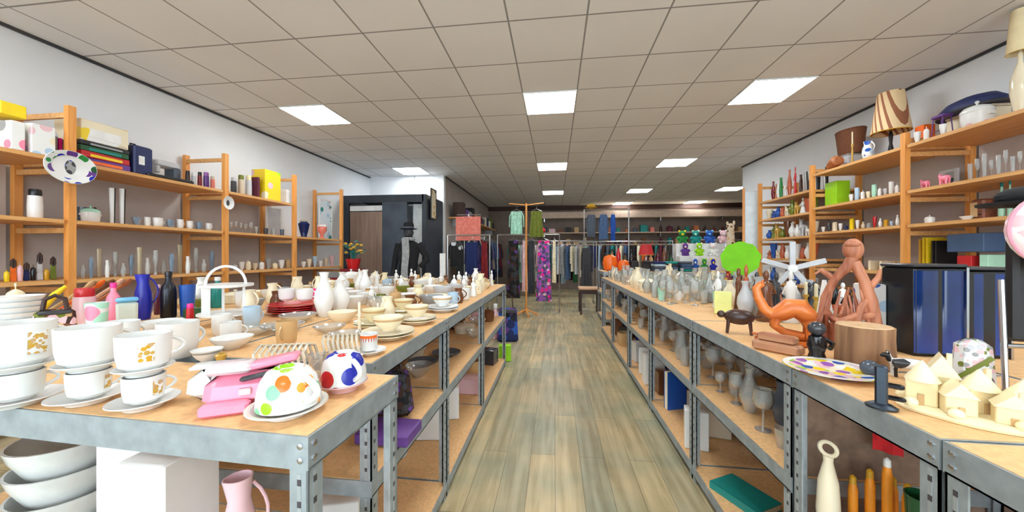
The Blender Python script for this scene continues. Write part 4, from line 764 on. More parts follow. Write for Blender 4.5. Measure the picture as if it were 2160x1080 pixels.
# drift root sculpture on the stump
def k_root(W, H):
    q = random.Random(3); b = B()
    b.tube([(-W*.34,0,0),(-W*.40,0,H*.2),(-W*.34,.02,H*.42),(-W*.18,0,H*.60),(W*.02,0,H*.72),(W*.1,0,H*.80)], [W*.10,W*.075,W*.08,W*.08,W*.1,W*.11], 10)
    b.tube([(W*.40,0,0),(W*.44,.02,H*.2),(W*.36,0,H*.42),(W*.26,.0,H*.60),(W*.12,0,H*.76)], [W*.12,W*.1,W*.11,W*.09,W*.1], 10)
    b.tube([(W*.1,-.02,0),(W*.16,-.03,H*.2),(W*.22,-.02,H*.36),(W*.34,0,H*.46)], [W*.08,W*.055,W*.06,W*.06], 9); b.tube([(-W*.34,0,H*.28),(-W*.1,-.03,H*.22),(W*.14,-.02,H*.28),(W*.4,0,H*.3)], [W*.07,W*.08,W*.08,W*.07], 9)
    b.tube([(-W*.2,.02,0),(-W*.12,.02,H*.14),(-W*.3,0,H*.3)], [W*.07,W*.06,W*.06], 9); b.tube([(-W*.18,0,H*.60),(-W*.4,0,H*.68),(-W*.5,0,H*.64)], [W*.07,W*.05,W*.02], 8); b.tube([(W*.3,0,H*.5),(W*.46,.02,H*.62),(W*.5,.02,H*.7)], [W*.07,W*.05,W*.02], 8)
    for i in range(7): a = q.uniform(-.4,.4)*W; b.tube([(a,q.uniform(-.03,.03),H*.02),(a*1.1,-.03,H*q.uniform(.12,.3))], [W*.05,W*.03], 7)
    for i in range(16):
        a = q.uniform(-.42, .40)*W; c = q.uniform(-.3, .3)*W; t = q.uniform(.3, .62)*H; s0 = 1 if a < 0 else -1
        b.tube([(a, q.uniform(-.02,.03), 0), (a*1.12, q.uniform(-.03,.02), t*.4), (a*(1.05-.35*t/H), q.uniform(-.03,.02), t*.75), (a*.8+s0*W*.04, q.uniform(-.02,.02), t)], [W*.05, W*.038, W*.03, W*.012], 7)
    return [('root_wood', b, RW), ('carved_head', B().ell((W*.1,0,H*.87),(W*.17,W*.15,H*.10)), RW, [('carved_brow', B().ell((W*.1,-W*.11,H*.92),(W*.13,W*.06,H*.03)), RW)])]
LOGP = onz(1822, 778, TR); v = Vector((LOGP.x, LOGP.y, 0)).normalized(); w = dep(LOGP); R_ = 98*w/FPX/2; cL = LOGP + v*R_
HL = 96*w/FPX - R_*.25
make('tree_stump', [('bark', B().lathe([(R_*1.02,0),(R_,HL*.3),(R_*.97,HL*.7),(R_*.98,HL)], 28, wob=lambda a, z: 1+.03*math.sin(a*7)+.02*math.sin(a*13)), LOG), ('cut_face', B().lathe([(R_*.94,HL),(R_*.92,HL+.003),(.001,HL+.004)], 28), wood((196,158,116), (220,186,146), 'Z', 8))], (cL.x, cL.y, TR+.001), 0, 'round sawn tree stump with pale bark on the right table', 'stump')
pr = cL + v*(R_+.15); wr = dep(pr); Wr = .27; 
make('root_sculpture', k_root(.185, .43), (pr.x-.045, pr.y+.02, TR+.012), math.atan2(-v.x, v.y), 'tall reddish driftwood sculpture with a round head and a hole', 'sculpture')
def k_cone(W, H, m): return [('napkin_cone', B().lathe([(W*.5,0),(W*.42,H*.3),(W*.1,H),(W*.08,H),(W*.4,H*.3),(W*.48,0)], 5, 1, .7), m)]
box(k_cone, 1714, 590, 1762, 690, TR, 'white pointed porcelain sail left of the driftwood sculpture', 'ornament', 'porcelain_sail', WH, dr=.8)
def k_wings(W, H, m): return [('wing', B().prism([(0,0),(W*.2,H*.3),(W*.5,H),(W*.25,H*.8),(0,H*.5)], -.012, .012), m), ('wing', B().prism([(0,0),(-W*.2,H*.3),(-W*.5,H*.8),(-W*.25,H*.65),(0,H*.5)], -.012, .012), m), ('perch', B().lathe([(W*.2,-.06),(W*.16,-.04),(W*.05,0)], 12), m)]
p = onz(1737, 768, TR)
make('black_monkey_figure', [('figure_body', B().lathe([(.028,0),(.03,.01),(.024,.03),(.032,.055),(.026,.085),(.012,.095)], 14, 1, .8), glaze('black')), ('head', B().ell((0,0,.112),(.028,.025,.024)), glaze('charcoal')), ('arm', B().tube([(-.025,0,.08),(-.045,-.02,.06),(-.015,-.03,.05)], .008, 7), glaze('black')), ('arm', B().tube([(.025,0,.08),(.045,-.02,.06),(.015,-.03,.05)], .008, 7), glaze('black'))], (p.x, p.y+.03, TR+.001), .4, 'small black seated figure before the tree stump', 'figurine')
p = onz(1842, 800, TR); make('glass_ball', [('ball', B().ell((0,0,.028),(.024,.024,.024)), glaze('slate')), ('foot_ring', B().lathe([(.014,0),(.012,.006)], 14), metal('charcoal'))], (p.x, p.y+.01, TR+.001), 0, 'dark speckled round ornament left of the pewter post', 'ornament')
def k_pewter(W, H): return [('post', B().rb(W*.5, W*.42, H*.92, .004, H*.08), metal('slate', .4)), ('foot', B().lathe([(W*.5,0),(W*.52,H*.05),(W*.3,H*.12)], 22, 1.25, 1), metal('slate', .4)), ('side_bar', B().at(W*.5,.02,H*.45).rb(W*.7, W*.25, H*.12, .004), metal('charcoal', .3)), ('side_bar', B().at(W*.5,.02,H*.18).rb(W*.8, W*.3, H*.1, .004), metal('charcoal', .3))]
box(k_pewter, 1830, 768, 1888, 864, TR, 'grey pewter candle post with an oval foot near the table edge', 'candle holder', 'pewter_post', hmin=.085, dr=.5)
# round printed tray
p = onz(1762, 792, TR)
make('round_tray', k_plate(.235, .016, blots('cream', ['violet','yellow','rose','blue','lime','white'], 34, .62, .3), WH), (p.x+.0, p.y+.02, TR+.001), 0, 'round tray printed in purple and yellow at the table edge', 'tray')
p = onz(1945, 826, TR); make('spotted_cow', k_pet(.105, .08, blots('white', ['black','white','charcoal','white'], 34, .75, .2), None, .35), (p.x+.055, p.y+.11, TR+.001), -.35, 'small white and black spotted cow ornament', 'ornament')
# cream village
VI = mt((232,212,164), .4, 0, .06, 20); VP = mt((238,222,180), .4, 0, .05, 20)
def k_house(W, H, v):
    roof = B().prism([(-W*.56,H*.55),(0,H),(W*.56,H*.55)], -W*.46, W*.46)
    s = [('house_wall', B().rb(W, W*.84, H*.56, .002), VI), ('house_roof', roof if v % 3 else B().lathe([(W*.6,H*.54),(W*.3,H*.8),(.001,H)], 14), VP)]
    if v % 2: s.append(('chimney', B().cb(W*.25, 0, H*.7, W*.16, W*.16, H*.32), VI))
    s.append(('door', B().rb(W*.22, .004, H*.26, .001, 0, 1, 1, 0, -W*.425), mt('tan', .6))); return s
pc = onz(2072, 884, TR); bx_, by_ = pc.x + .01, pc.y
bs = [('plaque_base', B().lathe([(.138,0),(.142,.006),(.13,.012),(.001,.014)], 30, 1.0, .62, wob=lambda a, z: 1+.03*math.sin(a*6)), VP)]
q = random.Random(12)
for i, (x, y, W, Hh) in enumerate(((-.11,.0,.048,.075),(-.065,.045,.05,.085),(-.06,-.035,.045,.052),(-.01,.01,.05,.07),(.0,.055,.042,.06),(.02,-.05,.046,.048),(.055,.0,.05,.062),(.10,-.01,.056,.088),(.085,.045,.044,.07))):
    for part in k_house(W*1.05, Hh*1.35, i):
        part[1].v = [Matrix.Translation((x*.88, y*.9, .012)) @ Matrix.Rotation(q.uniform(-.0,.0)+(-.35+.2*(i % 4)), 4, 'Z') @ u for u in part[1].v]; bs.append(part)
for i in range(9):
    a = i*.7; bs.append(('bush', B().ell((.13*math.cos(a), .075*math.sin(a), .018), (.014,.012,.012), 9, 6), VP))
make('cream_village', bs, (bx_, by_, TR+.001), -.5, 'cream ceramic village of little houses on an oval base', 'ornament')
FLO = blots((214,214,212), ['rose','olive','silver','rose','grey'], 70, .5, .4)
p = onz(2074, 850, TR)
make('patterned_vase', [('vase_body', B().rb(.078, .055, .135, .02, 0, .78, .9), FLO), ('diagonal_band', B().at(0,-.0262,.062,0,math.radians(-48)).cb(0,0,-.005,.085,.004,.010), mt('olive', .5))], (p.x+.085, p.y+.105, TR+.001), -.62, 'pale patterned vase with a green diagonal band behind the village', 'vase')
make('dark_egg', [('egg', B().ell((0,0,.034),(.02,.02,.032)), glaze('black')), ('egg_cup', B().lathe([(.013,0),(.010,.006),(.014,.012)], 14), glaze('charcoal'))], (p.x+.035, p.y+.035, TR+.001), 0, 'black egg shaped ornament between the village and the vase', 'ornament')
# navy cabinets standing on the right table
NV = mt((28,56,122), .12, 0, .45, 3)
def k_cabinet(W, H, n):
    s = [('carcass', B().rb(W, .13, H, .006), mt('black', .25)), ('top_edge', B().rb(W*1.02, .14, .012, .003, H), mt('charcoal', .3))]
    for i in range(n):
        x0 = -W/2 + W*i/n; wd_ = W/n
        s.append(('glossy_panel', B().lathe([(wd_*.62,.012),(wd_*.62,H-.012)], 12, 1, .35, c=(x0+wd_/2, -.052, 0), a0=-PI*.80, a1=-PI*.20), NV))
    s.append(('edge_strip', B().cb(W/2-.004, -.068, 0, .008, .012, H), metal('silver', .2))); return s
p0 = onz(1930, 790, TR); d1 = ray(1930, 538); d2 = ray(2132, 538)
YC = 1.42; x0 = ony(1932, YC, 0).x; x1 = ony(2042, YC, 0).x; x2 = ony(2046, YC, 0).x; x3 = ony(2136, YC, 0).x; HC = 1.25 - 27/737*dep(Vector((x1, YC, 0))) - TR
make('navy_cabinet', k_cabinet(x1-x0, HC, 2), ((x0+x1)/2, YC+.07, TR+.001), 0, 'glossy navy blue cabinet with bowed panels behind the spotted cow', 'cabinet', 'navy cabinets')
make('navy_cabinet', k_cabinet(x3-x2, HC-.01, 2), ((x2+x3)/2, YC+.07, TR+.001), 0, 'glossy navy blue cabinet with a silver edge, right one of the pair', 'cabinet', 'navy cabinets')
make('printed_carton', k_box(.06, HC*.78, blots('white', ['ltblue','rose','blue'], 14, .35, .5), D=.08), (x0-.030, YC+.15, TR+.001), 0, 'white carton with blue print between the stump and the navy cabinet', 'box')
# black folding chair with a pink floral cushion at the right edge
YH = 1.05; X0 = ony(2122, YH, 0).x
FP = blots((240,222,226), ['rose',(222,170,182),'rose','white'], 30, .45, .8)
ch = [('frame_post', B().tube([(0,0,0),(0,.01,.30)], .006, 8), metal()), ('cross_bar', B().tube([(0,0,.13),(.3,0,.13)], .006, 8), metal('silver')), ('backrest', B().rb(.30, .03, .30, .01, .14, 1, 1, .17, .012), mt('black', .5)), ('frame_post', B().tube([(.33,0,0),(.33,.01,.42)], .006, 8), metal())]
make('folding_easel', ch, (X0, YH, TR+.001), 0, 'black panel on a silver frame at the far right end', 'display stand')
z1 = zat(Vector((X0, YH, 0)), 541)
make('hanging_cushion', [('cushion_body', B().ell((0,0,0),(.135,.055,.10), 24, 14), FP), ('piping', B().tube([(.135*math.cos(t*PI/20),0,.10*math.sin(t*PI/20)) for t in range(40)], .004, 6, True), mt((214,150,165), .8))], (X0+.07, YH-.065, z1+.065), 0, 'pink floral cushion hooked over the black panel at the right edge', 'cushion')
make('fur_hat', [('crown', B().ell((0,0,.02),(.07,.05,.03)), cloth('black')), ('brim', B().lathe([(.10,0),(.101,.006),(.05,.008)], 22, 1, .8), cloth('black'))], (X0+.11, YH+.05, TR+.500), 0, 'black hat above the pink floral cushion', 'hat')
def k_star(W, H):
    s = [('hub', B().at(0,0,H*.5,PI/2).lathe([(W*.07,-.02),(W*.07,.02)], 14), mt('white', .5))]
    for k in range(5):
        a = PI*.5 + k*2*PI/5; s.append(('blade', B().at(0,0,H*.5,0,-a).rb(W*.44, .012, W*.09, .004, -W*.045, 1, 1, W*.25), mt('silver', .5)))
    s.append(('stand', B().tube([(0,.02,H*.5),(0,.02,.012)], .012, 8).lathe([(.09,0),(.08,.012)], 16), mt('white', .5))); return s
p = onx(1672, 1.83, 0); make('five_bladed_fan', k_star(.44, .52), (1.83, p.y, TR+.001), -.45, 'white five-bladed fan on the right table before the far shelves', 'fan')
p = ony(1560, 4.3, 0)
make('lime_sunhat', [('brim', B().at(0,0,.33,PI/2+.15).lathe([(.001,-.05),(.07,-.05),(.085,0),(.17,.012),(.172,.018),(.085,.008)], 26, wob=lambda a, z: 1+.04*math.sin(a*9)), mt((120,205,20), .7)), ('stand', B().tube([(0,.03,.31),(0,.03,.0)], .008, 8).lathe([(.07,0),(.06,.01)], 14), metal())], (1.86, onx(1561, 1.86, 0).y, TR+.001), -.35, 'bright lime green sun hat on a stand over the glassware', 'hat')
#more goods on the right table
GW = [('wine_glass','glass',k_wine,.075,.15,None,'clear wine'), ('drinking_glass','glass',k_tumbler,.07,.11,None,'clear straight'), ('glass_bowl','bowl',k_bowl,.16,.08,None,'clear glass'), ('glass_vase','vase',k_vase,.1,.18,None,'clear glass'), ('wine_glass','glass',k_wine,.08,.17,None,'clear wine'), ('glass_carafe','jug',k_jug,.12,.2,None,'clear glass'),
  ('white_dish','bowl',k_bowl,.12,.06,'white','white'), ('green_glass','glass',k_tumbler,.07,.1,'mint','mint green'), ('drinking_glass','glass',k_tumbler,.065,.12,None,'clear straight')]
GF = GW + [('rose_bowl','bowl',k_bowl,.14,.07,'rose','pale pink'), ('white_bowl','bowl',k_bowl,.16,.09,'white','white'), ('cream_pot','pot',k_casserole,.16,.13,'cream','cream lidded'), ('white_teapot','teapot',k_teapot,.2,.14,'white','white'), ('cream_vase','vase',k_vase,.12,.2,'cream','cream'), ('white_jug','jug',k_jug,.12,.16,'white','white'), ('steel_pot','pot',k_casserole,.18,.12,'grey','grey lidded')]
shelf_goods(.80, 1.34, 2.62, 3.78, TR, 46, 41, 'on mid right table, aisle side', GW+GF[-6:], .22, 60)
BW = blots('white', ['black','charcoal','white','black'], 26, .6, .2); PAL['harlequin'] = (60,60,64)
sb = [('black_ornament','ornament',k_pet,.2,.2,'black','black'), ('white_ornament','ornament',k_pet,.18,.2,'white','white'), ('black_vase','vase',k_vase,.1,.26,'black','black'), ('white_figure','figurine',k_person,.1,.26,'white','white'), ('dark_figure','figurine',k_person,.1,.28,'charcoal','dark grey'), ('silver_vase','vase',k_vase,.1,.24,'silver','silvery'), ('brown_figure','figurine',k_person,.1,.26,'brown','brown')]
shelf_goods(1.05, 1.34, 2.0, 2.6, TR, 9, 46, 'on mid right table behind the carved animal', sb, .28, 60)
shelf_goods(1.38, 1.93, 2.4, 2.95, TR, 16, 47, 'on mid right table below the fan', sb, .19, 60)
shelf_goods(1.38, 1.93, 2.4, 3.78, TR, 40, 42, 'on mid right table, wall side', GW, .22, 40)
shelf_goods(.80, 1.34, 3.82, 5.86, TR, 52, 43, 'on far right table, aisle side', GF, .24, 50)
shelf_goods(1.38, 1.93, 3.82, 5.86, TR, 40, 44, 'on far right table, wall side', GF, .26, 40)
cv = [('wood_carving','figurine',k_person,.09,.2,'brown','brown'), ('wood_carving','figurine',k_person,.08,.16,'dkbrown','dark brown'), ('wooden_bowl','bowl',k_bowl,.14,.06,'terracotta','terracotta'), ('brass_candlestick','candlestick',k_candle,.08,.2,'gold','brass'), ('green_plate','plate',k_plate,.14,.02,'green','green'), ('carved_pet','ornament',k_pet,.16,.12,'copper','copper brown')]
shelf_goods(1.30, 1.93, 1.72, 2.4, TR, 16, 45, 'on the right table behind the stump', cv, .2, 40)
# under the right tables
ur = GW[:6] + [('small_glass','glass',k_tumbler,.06,.08,None,'plain clear'), ('sherry_glass','glass',k_wine,.055,.11,None,'slim clear'), ('grey_bowl','bowl',k_bowl,.13,.06,'grey','grey')] + [('glass_dish','dish',k_bowl,.2,.05,None,'clear glass'), ('blue_bowl','bowl',k_bowl,.16,.07,'blue','blue'), ('white_plate','plate',k_plate,.2,.02,'white','white'), ('grey_jug','jug',k_jug,.13,.17,'slate','slate grey')]
for i, (a, b_) in enumerate(zip(RY[2:-1], RY[3:])):
    shelf_goods(.80, 1.31, a+.06, b_-.06, .53, (26, 26, 22, 22, 20)[i], 51+i, 'on the %s right rack mid board' % ('third','fourth','fifth','sixth','last')[i], ur, .2, 30)
shelf_goods(.80, 1.31, 1.28, 1.62, .08, 5, 60, 'low in the third right rack', ur, .16, 40)
cr = cart + [('blue_binder','binder',k_book,.05,.3,'blue','blue'), ('white_box','box',k_box,.16,.24,'white','white cardboard'), ('blue_box','box',k_box,.18,.26,'royal','royal blue')]
for i, (a, b_) in enumerate(zip(RY[3:-1], RY[4:])): shelf_goods(.78, 1.31, a+.06, b_-.06, .08, (6, 6, 7, 7)[i], 61+i, 'low in the %s right rack' % ('fourth','fifth','sixth','last')[i], cr, .34, 30)
# big pieces low at the right
def k_ringjug(W, H, m): return [('jug_body', B().lathe([(W*.35,0),(W*.5,H*.3),(W*.42,H*.6),(W*.2,H*.8),(W*.22,H*.86)], 20), m), ('ring_handle', B().tube([(W*.34*math.cos(t*PI/9),0,H*.86+W*.34*(1+math.sin(t*PI/9))) for t in range(18)], W*.1, 7, True), m)]
make('ring_jug', k_ringjug(.06, .30, glaze('cream')), (.826, 1.175, .381), -.9, 'cream jug with a round ring handle behind the perforated leg', 'jug')
def k_iron(W, H): return [('kettle_body', B().tube([(-W*.5,0,H*.5),(-W*.3,0,H*.55),(0,0,H*.5),(W*.3,0,H*.38),(W*.5,0,H*.2)], [W*.06,W*.15,W*.17,W*.11,W*.02], 14, flat=.8), metal('slate', .25)), ('dark_band', B().tube([(-W*.46,-.02,H*.36),(0,-.03,H*.30),(W*.42,-.01,H*.2)], [W*.03,W*.14,W*.03], 12, flat=.7), plastic('black'))]
make('steel_fish_kettle', k_iron(.15, .15), (.872, 1.06, .381), -.85, 'long steel and black kettle on the board under the round tray', 'kettle')
for i, (x, y, h) in enumerate(((.905,1.19,.17),(.94,1.175,.20),(.965,1.15,.25),(1.005,1.18,.18),(1.00,1.13,.19),(1.03,1.16,.16))):
    make('orange_candle', [('candle', B().lathe([(.012,0),(.012,h*.9),(.008,h)], 12), mt((240,148,34), .4)), ('tip', B().lathe([(.009,h),(.008,h+.02),(.002,h+.026)], 10), mt('white', .4) if i == 2 else mt('mustard', .4))], (x, y, .381), 0, 'tall orange candle under the right table, %s' % ('nearest the ring jug','second nearest the ring jug','the tallest, with a white tip','nearest the back panel','behind the green vase','shortest of all')[i], 'candle', 'orange candles')
make('green_vase', k_vase(.075, .24, glaze('dkgreen'), 2), (.955, 1.035, .381), 0, 'dark green vase under the cream village', 'vase')
make('hanging_red_cloth', [('cloth', B().sheet([[(-.032+.064*j/6, .006*math.sin(j*1.7+i), -.16*i/5) for j in range(7)] for i in range(6)], .004), cloth('red')), ('hook', B().tube([(0,.002,0),(0,.002,.02)], .003, 6), metal())], (1.00, 1.19, TR-.075), -.75, 'small red cloth hanging under the right table top', 'cloth')
make('teal_book', k_flatbook(.16, .035, plastic('teal'), .24), (.90, 1.80, .081), .5, 'teal covered book lying on the bottom board past the second leg', 'book')
# ---------------------------------------------------------------- right wall shelves
XG = 3.42
def G(fn, x0, x1, h, lv, label, cat, name, *a, **k): return sh(fn, x0, x1, h, XG + k.pop('dx', 0), RZ[lv], label, cat, name, *a, **k)
STR = stripes((226,196,150), (150,92,60), 22, 'X', .7, .25, .62)
G(k_lamp, 1832, 1926, 134, 5, 'table lamp with a striped beige and brown shade on the right top shelf', 'lamp', 'table_lamp', mt('black', .3), STR, 0, .62)
G(k_basket, 1752, 1836, 50, 5, 'large dark brown oval basket high on the right top shelf', 'basket', 'oval_basket', mt('brown', .8, 0, .2, 50), False, .7, dx=.1).location.z += .19
make('basket_stand', [('box_body', B().rb(.2,.2,.185,.006), mt('silver', .6)), ('lid', B().rb(.21,.21,.02,.004,.166), mt('grey',.6))], (XG+.1, onx(1794, XG+.1, 0).y, 2.261), 0, 'grey carton carrying the large brown basket', 'box')
G(k_jug, 1812, 1850, 36, 5, 'blue and white jug on the right top shelf under the lamp', 'jug', 'blue_white_jug', blots('white', ['blue','ltblue','navy'], 14, .4, .2), dx=-.17)
G(k_candle, 1790, 1806, 70, 5, 'white and gold candlestick on the right top shelf', 'candlestick', 'gold_candlestick', glaze('gold'), dx=-.12)
G(k_shoe, 1740, 1780, 30, 5, 'brown wooden duck-like clog on the right top shelf', 'clog', 'wooden_clog', wood((150,84,46), (196,124,76), 'X'), mt('copper'), dx=-.12)
for i, (a, b_) in enumerate(((1696,1712),(1716,1732),(1735,1749))): sh(k_vase, a, b_, 50, 3.5, 2.08, 'black and white striped jar on top of the farthest right unit, %s' % ('left','middle','right')[i], 'jar', 'striped_jar', stripes('white','black', 30, 'X', .3, 0, .5), 2, group='striped jars')
for i, (a, c, h, f) in enumerate(((1625,'dkred',40,k_vase),(1631,'copper',34,k_person),(1636,'white',40,k_vase),(1641,'green',44,k_jug),(1650,'white',34,k_person),(1659,'terracotta',56,k_vase),(1671,'red',60,k_person),(1683,'dkbrown',40,k_jug))):
    sh(f, a+1, a+12, h, 3.30, 2.08, '%s %s on top of the farthest right unit, %s from its far post' % (c.replace('dk','dark '), {k_vase:'vase',k_person:'figure',k_jug:'jug'}[f], ('first','second','third','fourth','fifth','sixth','seventh','eighth')[i]), {k_vase:'vase',k_person:'figurine',k_jug:'jug'}[f], {k_vase:'pottery_vase',k_person:'pottery_figure',k_jug:'pottery_jug'}[f], glaze(c))
G(k_box, 1936, 1966, 52, 5, 'orange box on the right top shelf', 'box', 'orange_box', mt('orange', .5), D=.10, dx=.12)
def k_stool(W, H, m): return [('seat', B().rb(W, W*.8, H*.12, .008, H*.88), m)] + [('leg', B().tube([(sx*W*.36, sy*W*.3, H*.88),(sx*W*.46, sy*W*.38, .001)], W*.04, 6), m) for sx in (1,-1) for sy in (1,-1)] + [('rail', B().tube([(-W*.42,-W*.35,H*.4),(W*.42,-W*.35,H*.4)], W*.03, 6), m)]
G(k_stool, 1966, 2008, 56, 5, 'small purple footstool on the right top shelf', 'stool', 'footstool', mt('purple', .5))
for i, (a, b_, h, f) in enumerate(((1926,1944,24,k_bowl),(1946,1962,30,k_casserole),(1980,1998,24,k_bowl))): G(f, a, b_, h, 5, 'white %s on the edge of the right top shelf, %s' % ('dish' if f is k_casserole else 'bowl', ('left','middle','right')[i]), 'bowl', 'shelf_bowl', WH, dx=-.16)
G(k_casserole, 2014, 2108, 62, 5, 'large white floral tureen on the right top shelf', 'tureen', 'floral_tureen', blots('white', ['rose','cream','mint'], 12, .3, .2), WH, dx=-.02)
y_ = onx(2058, XG+.24, 0).y
make('oval_hat_box_lid', [('lid_shell', B().lathe([(.27,0),(.265,.05),(.2,.10),(.1,.125),(.001,.13)], 30, 1, .55), mt('navy', .6)), ('rim', B().tube([(.27*math.cos(t*PI/16), .1485*math.sin(t*PI/16), .005) for t in range(32)], .01, 6, True), mt('charcoal', .6))], (XG+.18, y_-.02, 2.26+.235), -PI/2-.2, 'large navy blue domed lid leaning above the floral tureen', 'lid')
make('lid_carrier_box', [('box_body', B().rb(.34,.14,.21,.006), mt('cream', .6)), ('lid', B().rb(.35,.15,.024,.004,.208), mt('beige',.6))], (XG+.20, y_-.05, 2.261), -PI/2, 'cream carton behind the tureen carrying the navy lid', 'box')
G(k_lamp, 2118, 2186, 225, 5, 'cream ceramic lamp with a cream shade at the top right corner', 'lamp', 'ceramic_lamp', glaze('cream'), mt((232,214,170), .7), 1, .40, dx=-.05)
G(k_box, 1744, 1788, 52, 4, 'lime green square canister on the right shelf', 'canister', 'lime_canister', plastic('lime'), D=.15)
for i in range(9):
    a = 1790 + i*12; c = ('white','ltblue','white','cream','mint','white','silver','white','white')[i]
    G((k_bowl, k_cup, k_casserole)[i % 3], a, a+12, 18 + (i*5 % 3)*6, 4, '%s %s on the right shelf, %s right of the lime canister' % (c.replace('ltblue','pale blue'), ('bowl','cup','dish')[i % 3], ('first','second','third','fourth','fifth','sixth','seventh','eighth','ninth')[i]), ('bowl','cup','dish')[i % 3], ('shelf_bowl','shelf_cup','shelf_dish')[i % 3], glaze(c), dx=-.08)
for i, (a, b_, h) in enumerate(((1936,1966,26),(1974,2010,32))): G(k_pet, a, b_, h, 4, 'pink pig ornament on the right shelf, %s' % ('smaller left one','larger right one')[i], 'ornament', 'pink_pig', plastic('pink'), None, .25, dx=-.1)
G(k_frame, 1974, 2030, 46, 4, 'grey picture with dark shapes behind the pink pigs', 'picture', 'dark_picture', mt('silver'), blots('grey', ['black','silver','dkbrown'], 12, .4), dx=.22)
for i in range(8):
    a = 2040 + i*15; G(k_wine if i % 2 else k_tumbler, a, a+13, 40 + 8*(i % 3), 4, '%s glass on the right shelf, %s past the pig ornaments' % ('stemmed' if i % 2 else 'straight', ('first','second','third','fourth','fifth','sixth','seventh','eighth')[i]), 'glass', 'shelf_glass', GL, dx=-.05)
for i in range(14):
    a = 1732 + i*12; c = ('white','charcoal','cream','white','navy','yellow','white','beige','grey','red','white','mustard','ltblue','white')[i]
    G((k_bowl, k_vase, k_box)[i % 3], a, a+10, 12 + (i*7 % 4)*4, 3, '%s %s on the third right shelf, %s from its far post' % (c.replace('ltblue','pale blue'), ('bowl','pot','tin')[i % 3], ('first','second','third','fourth','fifth','sixth','seventh','eighth','ninth','tenth','eleventh','twelfth','thirteenth','last')[i]), ('bowl','pot','tin')[i % 3], ('shelf_bowl','shelf_pot','shelf_tin')[i % 3], glaze(c), dx=-.1)
G(k_casserole, 1946, 1976, 18, 3, 'white lidded dish on the right shelf above the books', 'dish', 'lidded_dish', WH, dx=-.08); G(k_plate, 2022, 2056, 8, 3, 'white plate lying left of the wooden radio', 'plate', 'shelf_plate', WH, dx=-.1)
def k_radio(W, H): return [('radio_case', B().rb(W, .12, H, .012), wood((96,50,34), (140,80,54), 'X')), ('speaker_cloth', B().cb(-W*.18,-.061,H*.15,W*.5,.003,H*.7), mt('tan', .9)), ('dial', B().at(W*.3,-.062,H*.6,PI/2).lathe([(W*.09,0),(W*.09,.01)], 14), mt('gold', .3)), ('knob', B().at(W*.3,-.062,H*.25,PI/2).lathe([(W*.06,0),(W*.05,.014)], 12), plastic('black'))]
G(k_radio, 2056, 2100, 44, 3, 'old wooden radio on the right shelf', 'radio', 'wooden_radio'); 
for i, (a, b_, h) in enumerate(((2104,2122,76),(2124,2137,80))): G(k_bottle, a, b_, h, 3, 'tall mint green candle bottle by the wooden radio, %s' % ('left','right')[i], 'bottle', 'mint_candle_bottle', plastic('mint'), plastic('teal'))
for i, (a, c, h) in enumerate(((1958,'mustard',70),(1966,'yellow',74),(1974,'yellow',73),(1986,'black',68),(1993,'black',68))): G(k_book, a, a+6, h, 2, '%s book standing above the navy cabinet, %s' % (c, ('leftmost','second','third','fourth','rightmost')[i]), 'book', 'standing_book', mt(c, .5))
G(k_bowl, 2008, 2036, 16, 2, 'orange bowl on the lowest right shelf by the red box', 'bowl', 'orange_bowl', glaze('orange'), dx=-.1); G(k_box, 2040, 2086, 40, 2, 'red box on the right shelf under the blue box', 'box', 'red_box', mt('red', .5), D=.2)
p = onx(2064, XG, 0); make('blue_carton', [('carton', B().rb(.26,.2,.15,.004), mt('denim', .5))], (XG, p.y, RZ[2]+.185), -PI/2, 'blue box stacked on the red box', 'box')
G(k_box, 2092, 2120, 44, 2, 'mint green box beside the red box', 'box', 'mint_box', mt('mint', .5), D=.2)
for i in range(5): a = 1836+i*12; G(k_book if i % 2 else k_canister, a, a+8, 20, 2, 'small pale %s low on the right shelf, %s' % ('book' if i % 2 else 'jar', ('first','second','third','fourth','fifth')[i]), 'book' if i % 2 else 'jar', 'small_book' if i % 2 else 'small_jar', mt('cream'), *( [] if i % 2 else [mt('tan')]))
q = random.Random(9)
fz = [.15,.5,.85,1.2,1.5,1.8]; cs = ['white','cream','brown','terracotta','black','grey','white','silver','gold','blue','white','olive']
od = ('first','second','third','fourth','fifth','sixth','seventh','eighth','ninth','tenth')
for lv in range(2, 6):
    for i in range(10):
        y = 4.92 + i*.105; c = cs[q.randrange(12)]; f = q.randrange(5); fn = (k_vase, k_bowl, k_person, k_jug, k_pet)[f]; nm_ = ('vase','bowl','figure','jug','animal figure')[f]
        make('pottery_' + nm_.replace(' ', '_'), fn(.095, q.uniform(.12,.235), glaze(c)), (3.30, y, fz[lv]+.001), -PI/2, '%s pottery %s, %s along the %s board of the farthest right unit' % (c, nm_, od[i], ('','','lower','middle','upper','highest')[lv]), nm_.split()[-1], 'pottery on the farthest right unit')
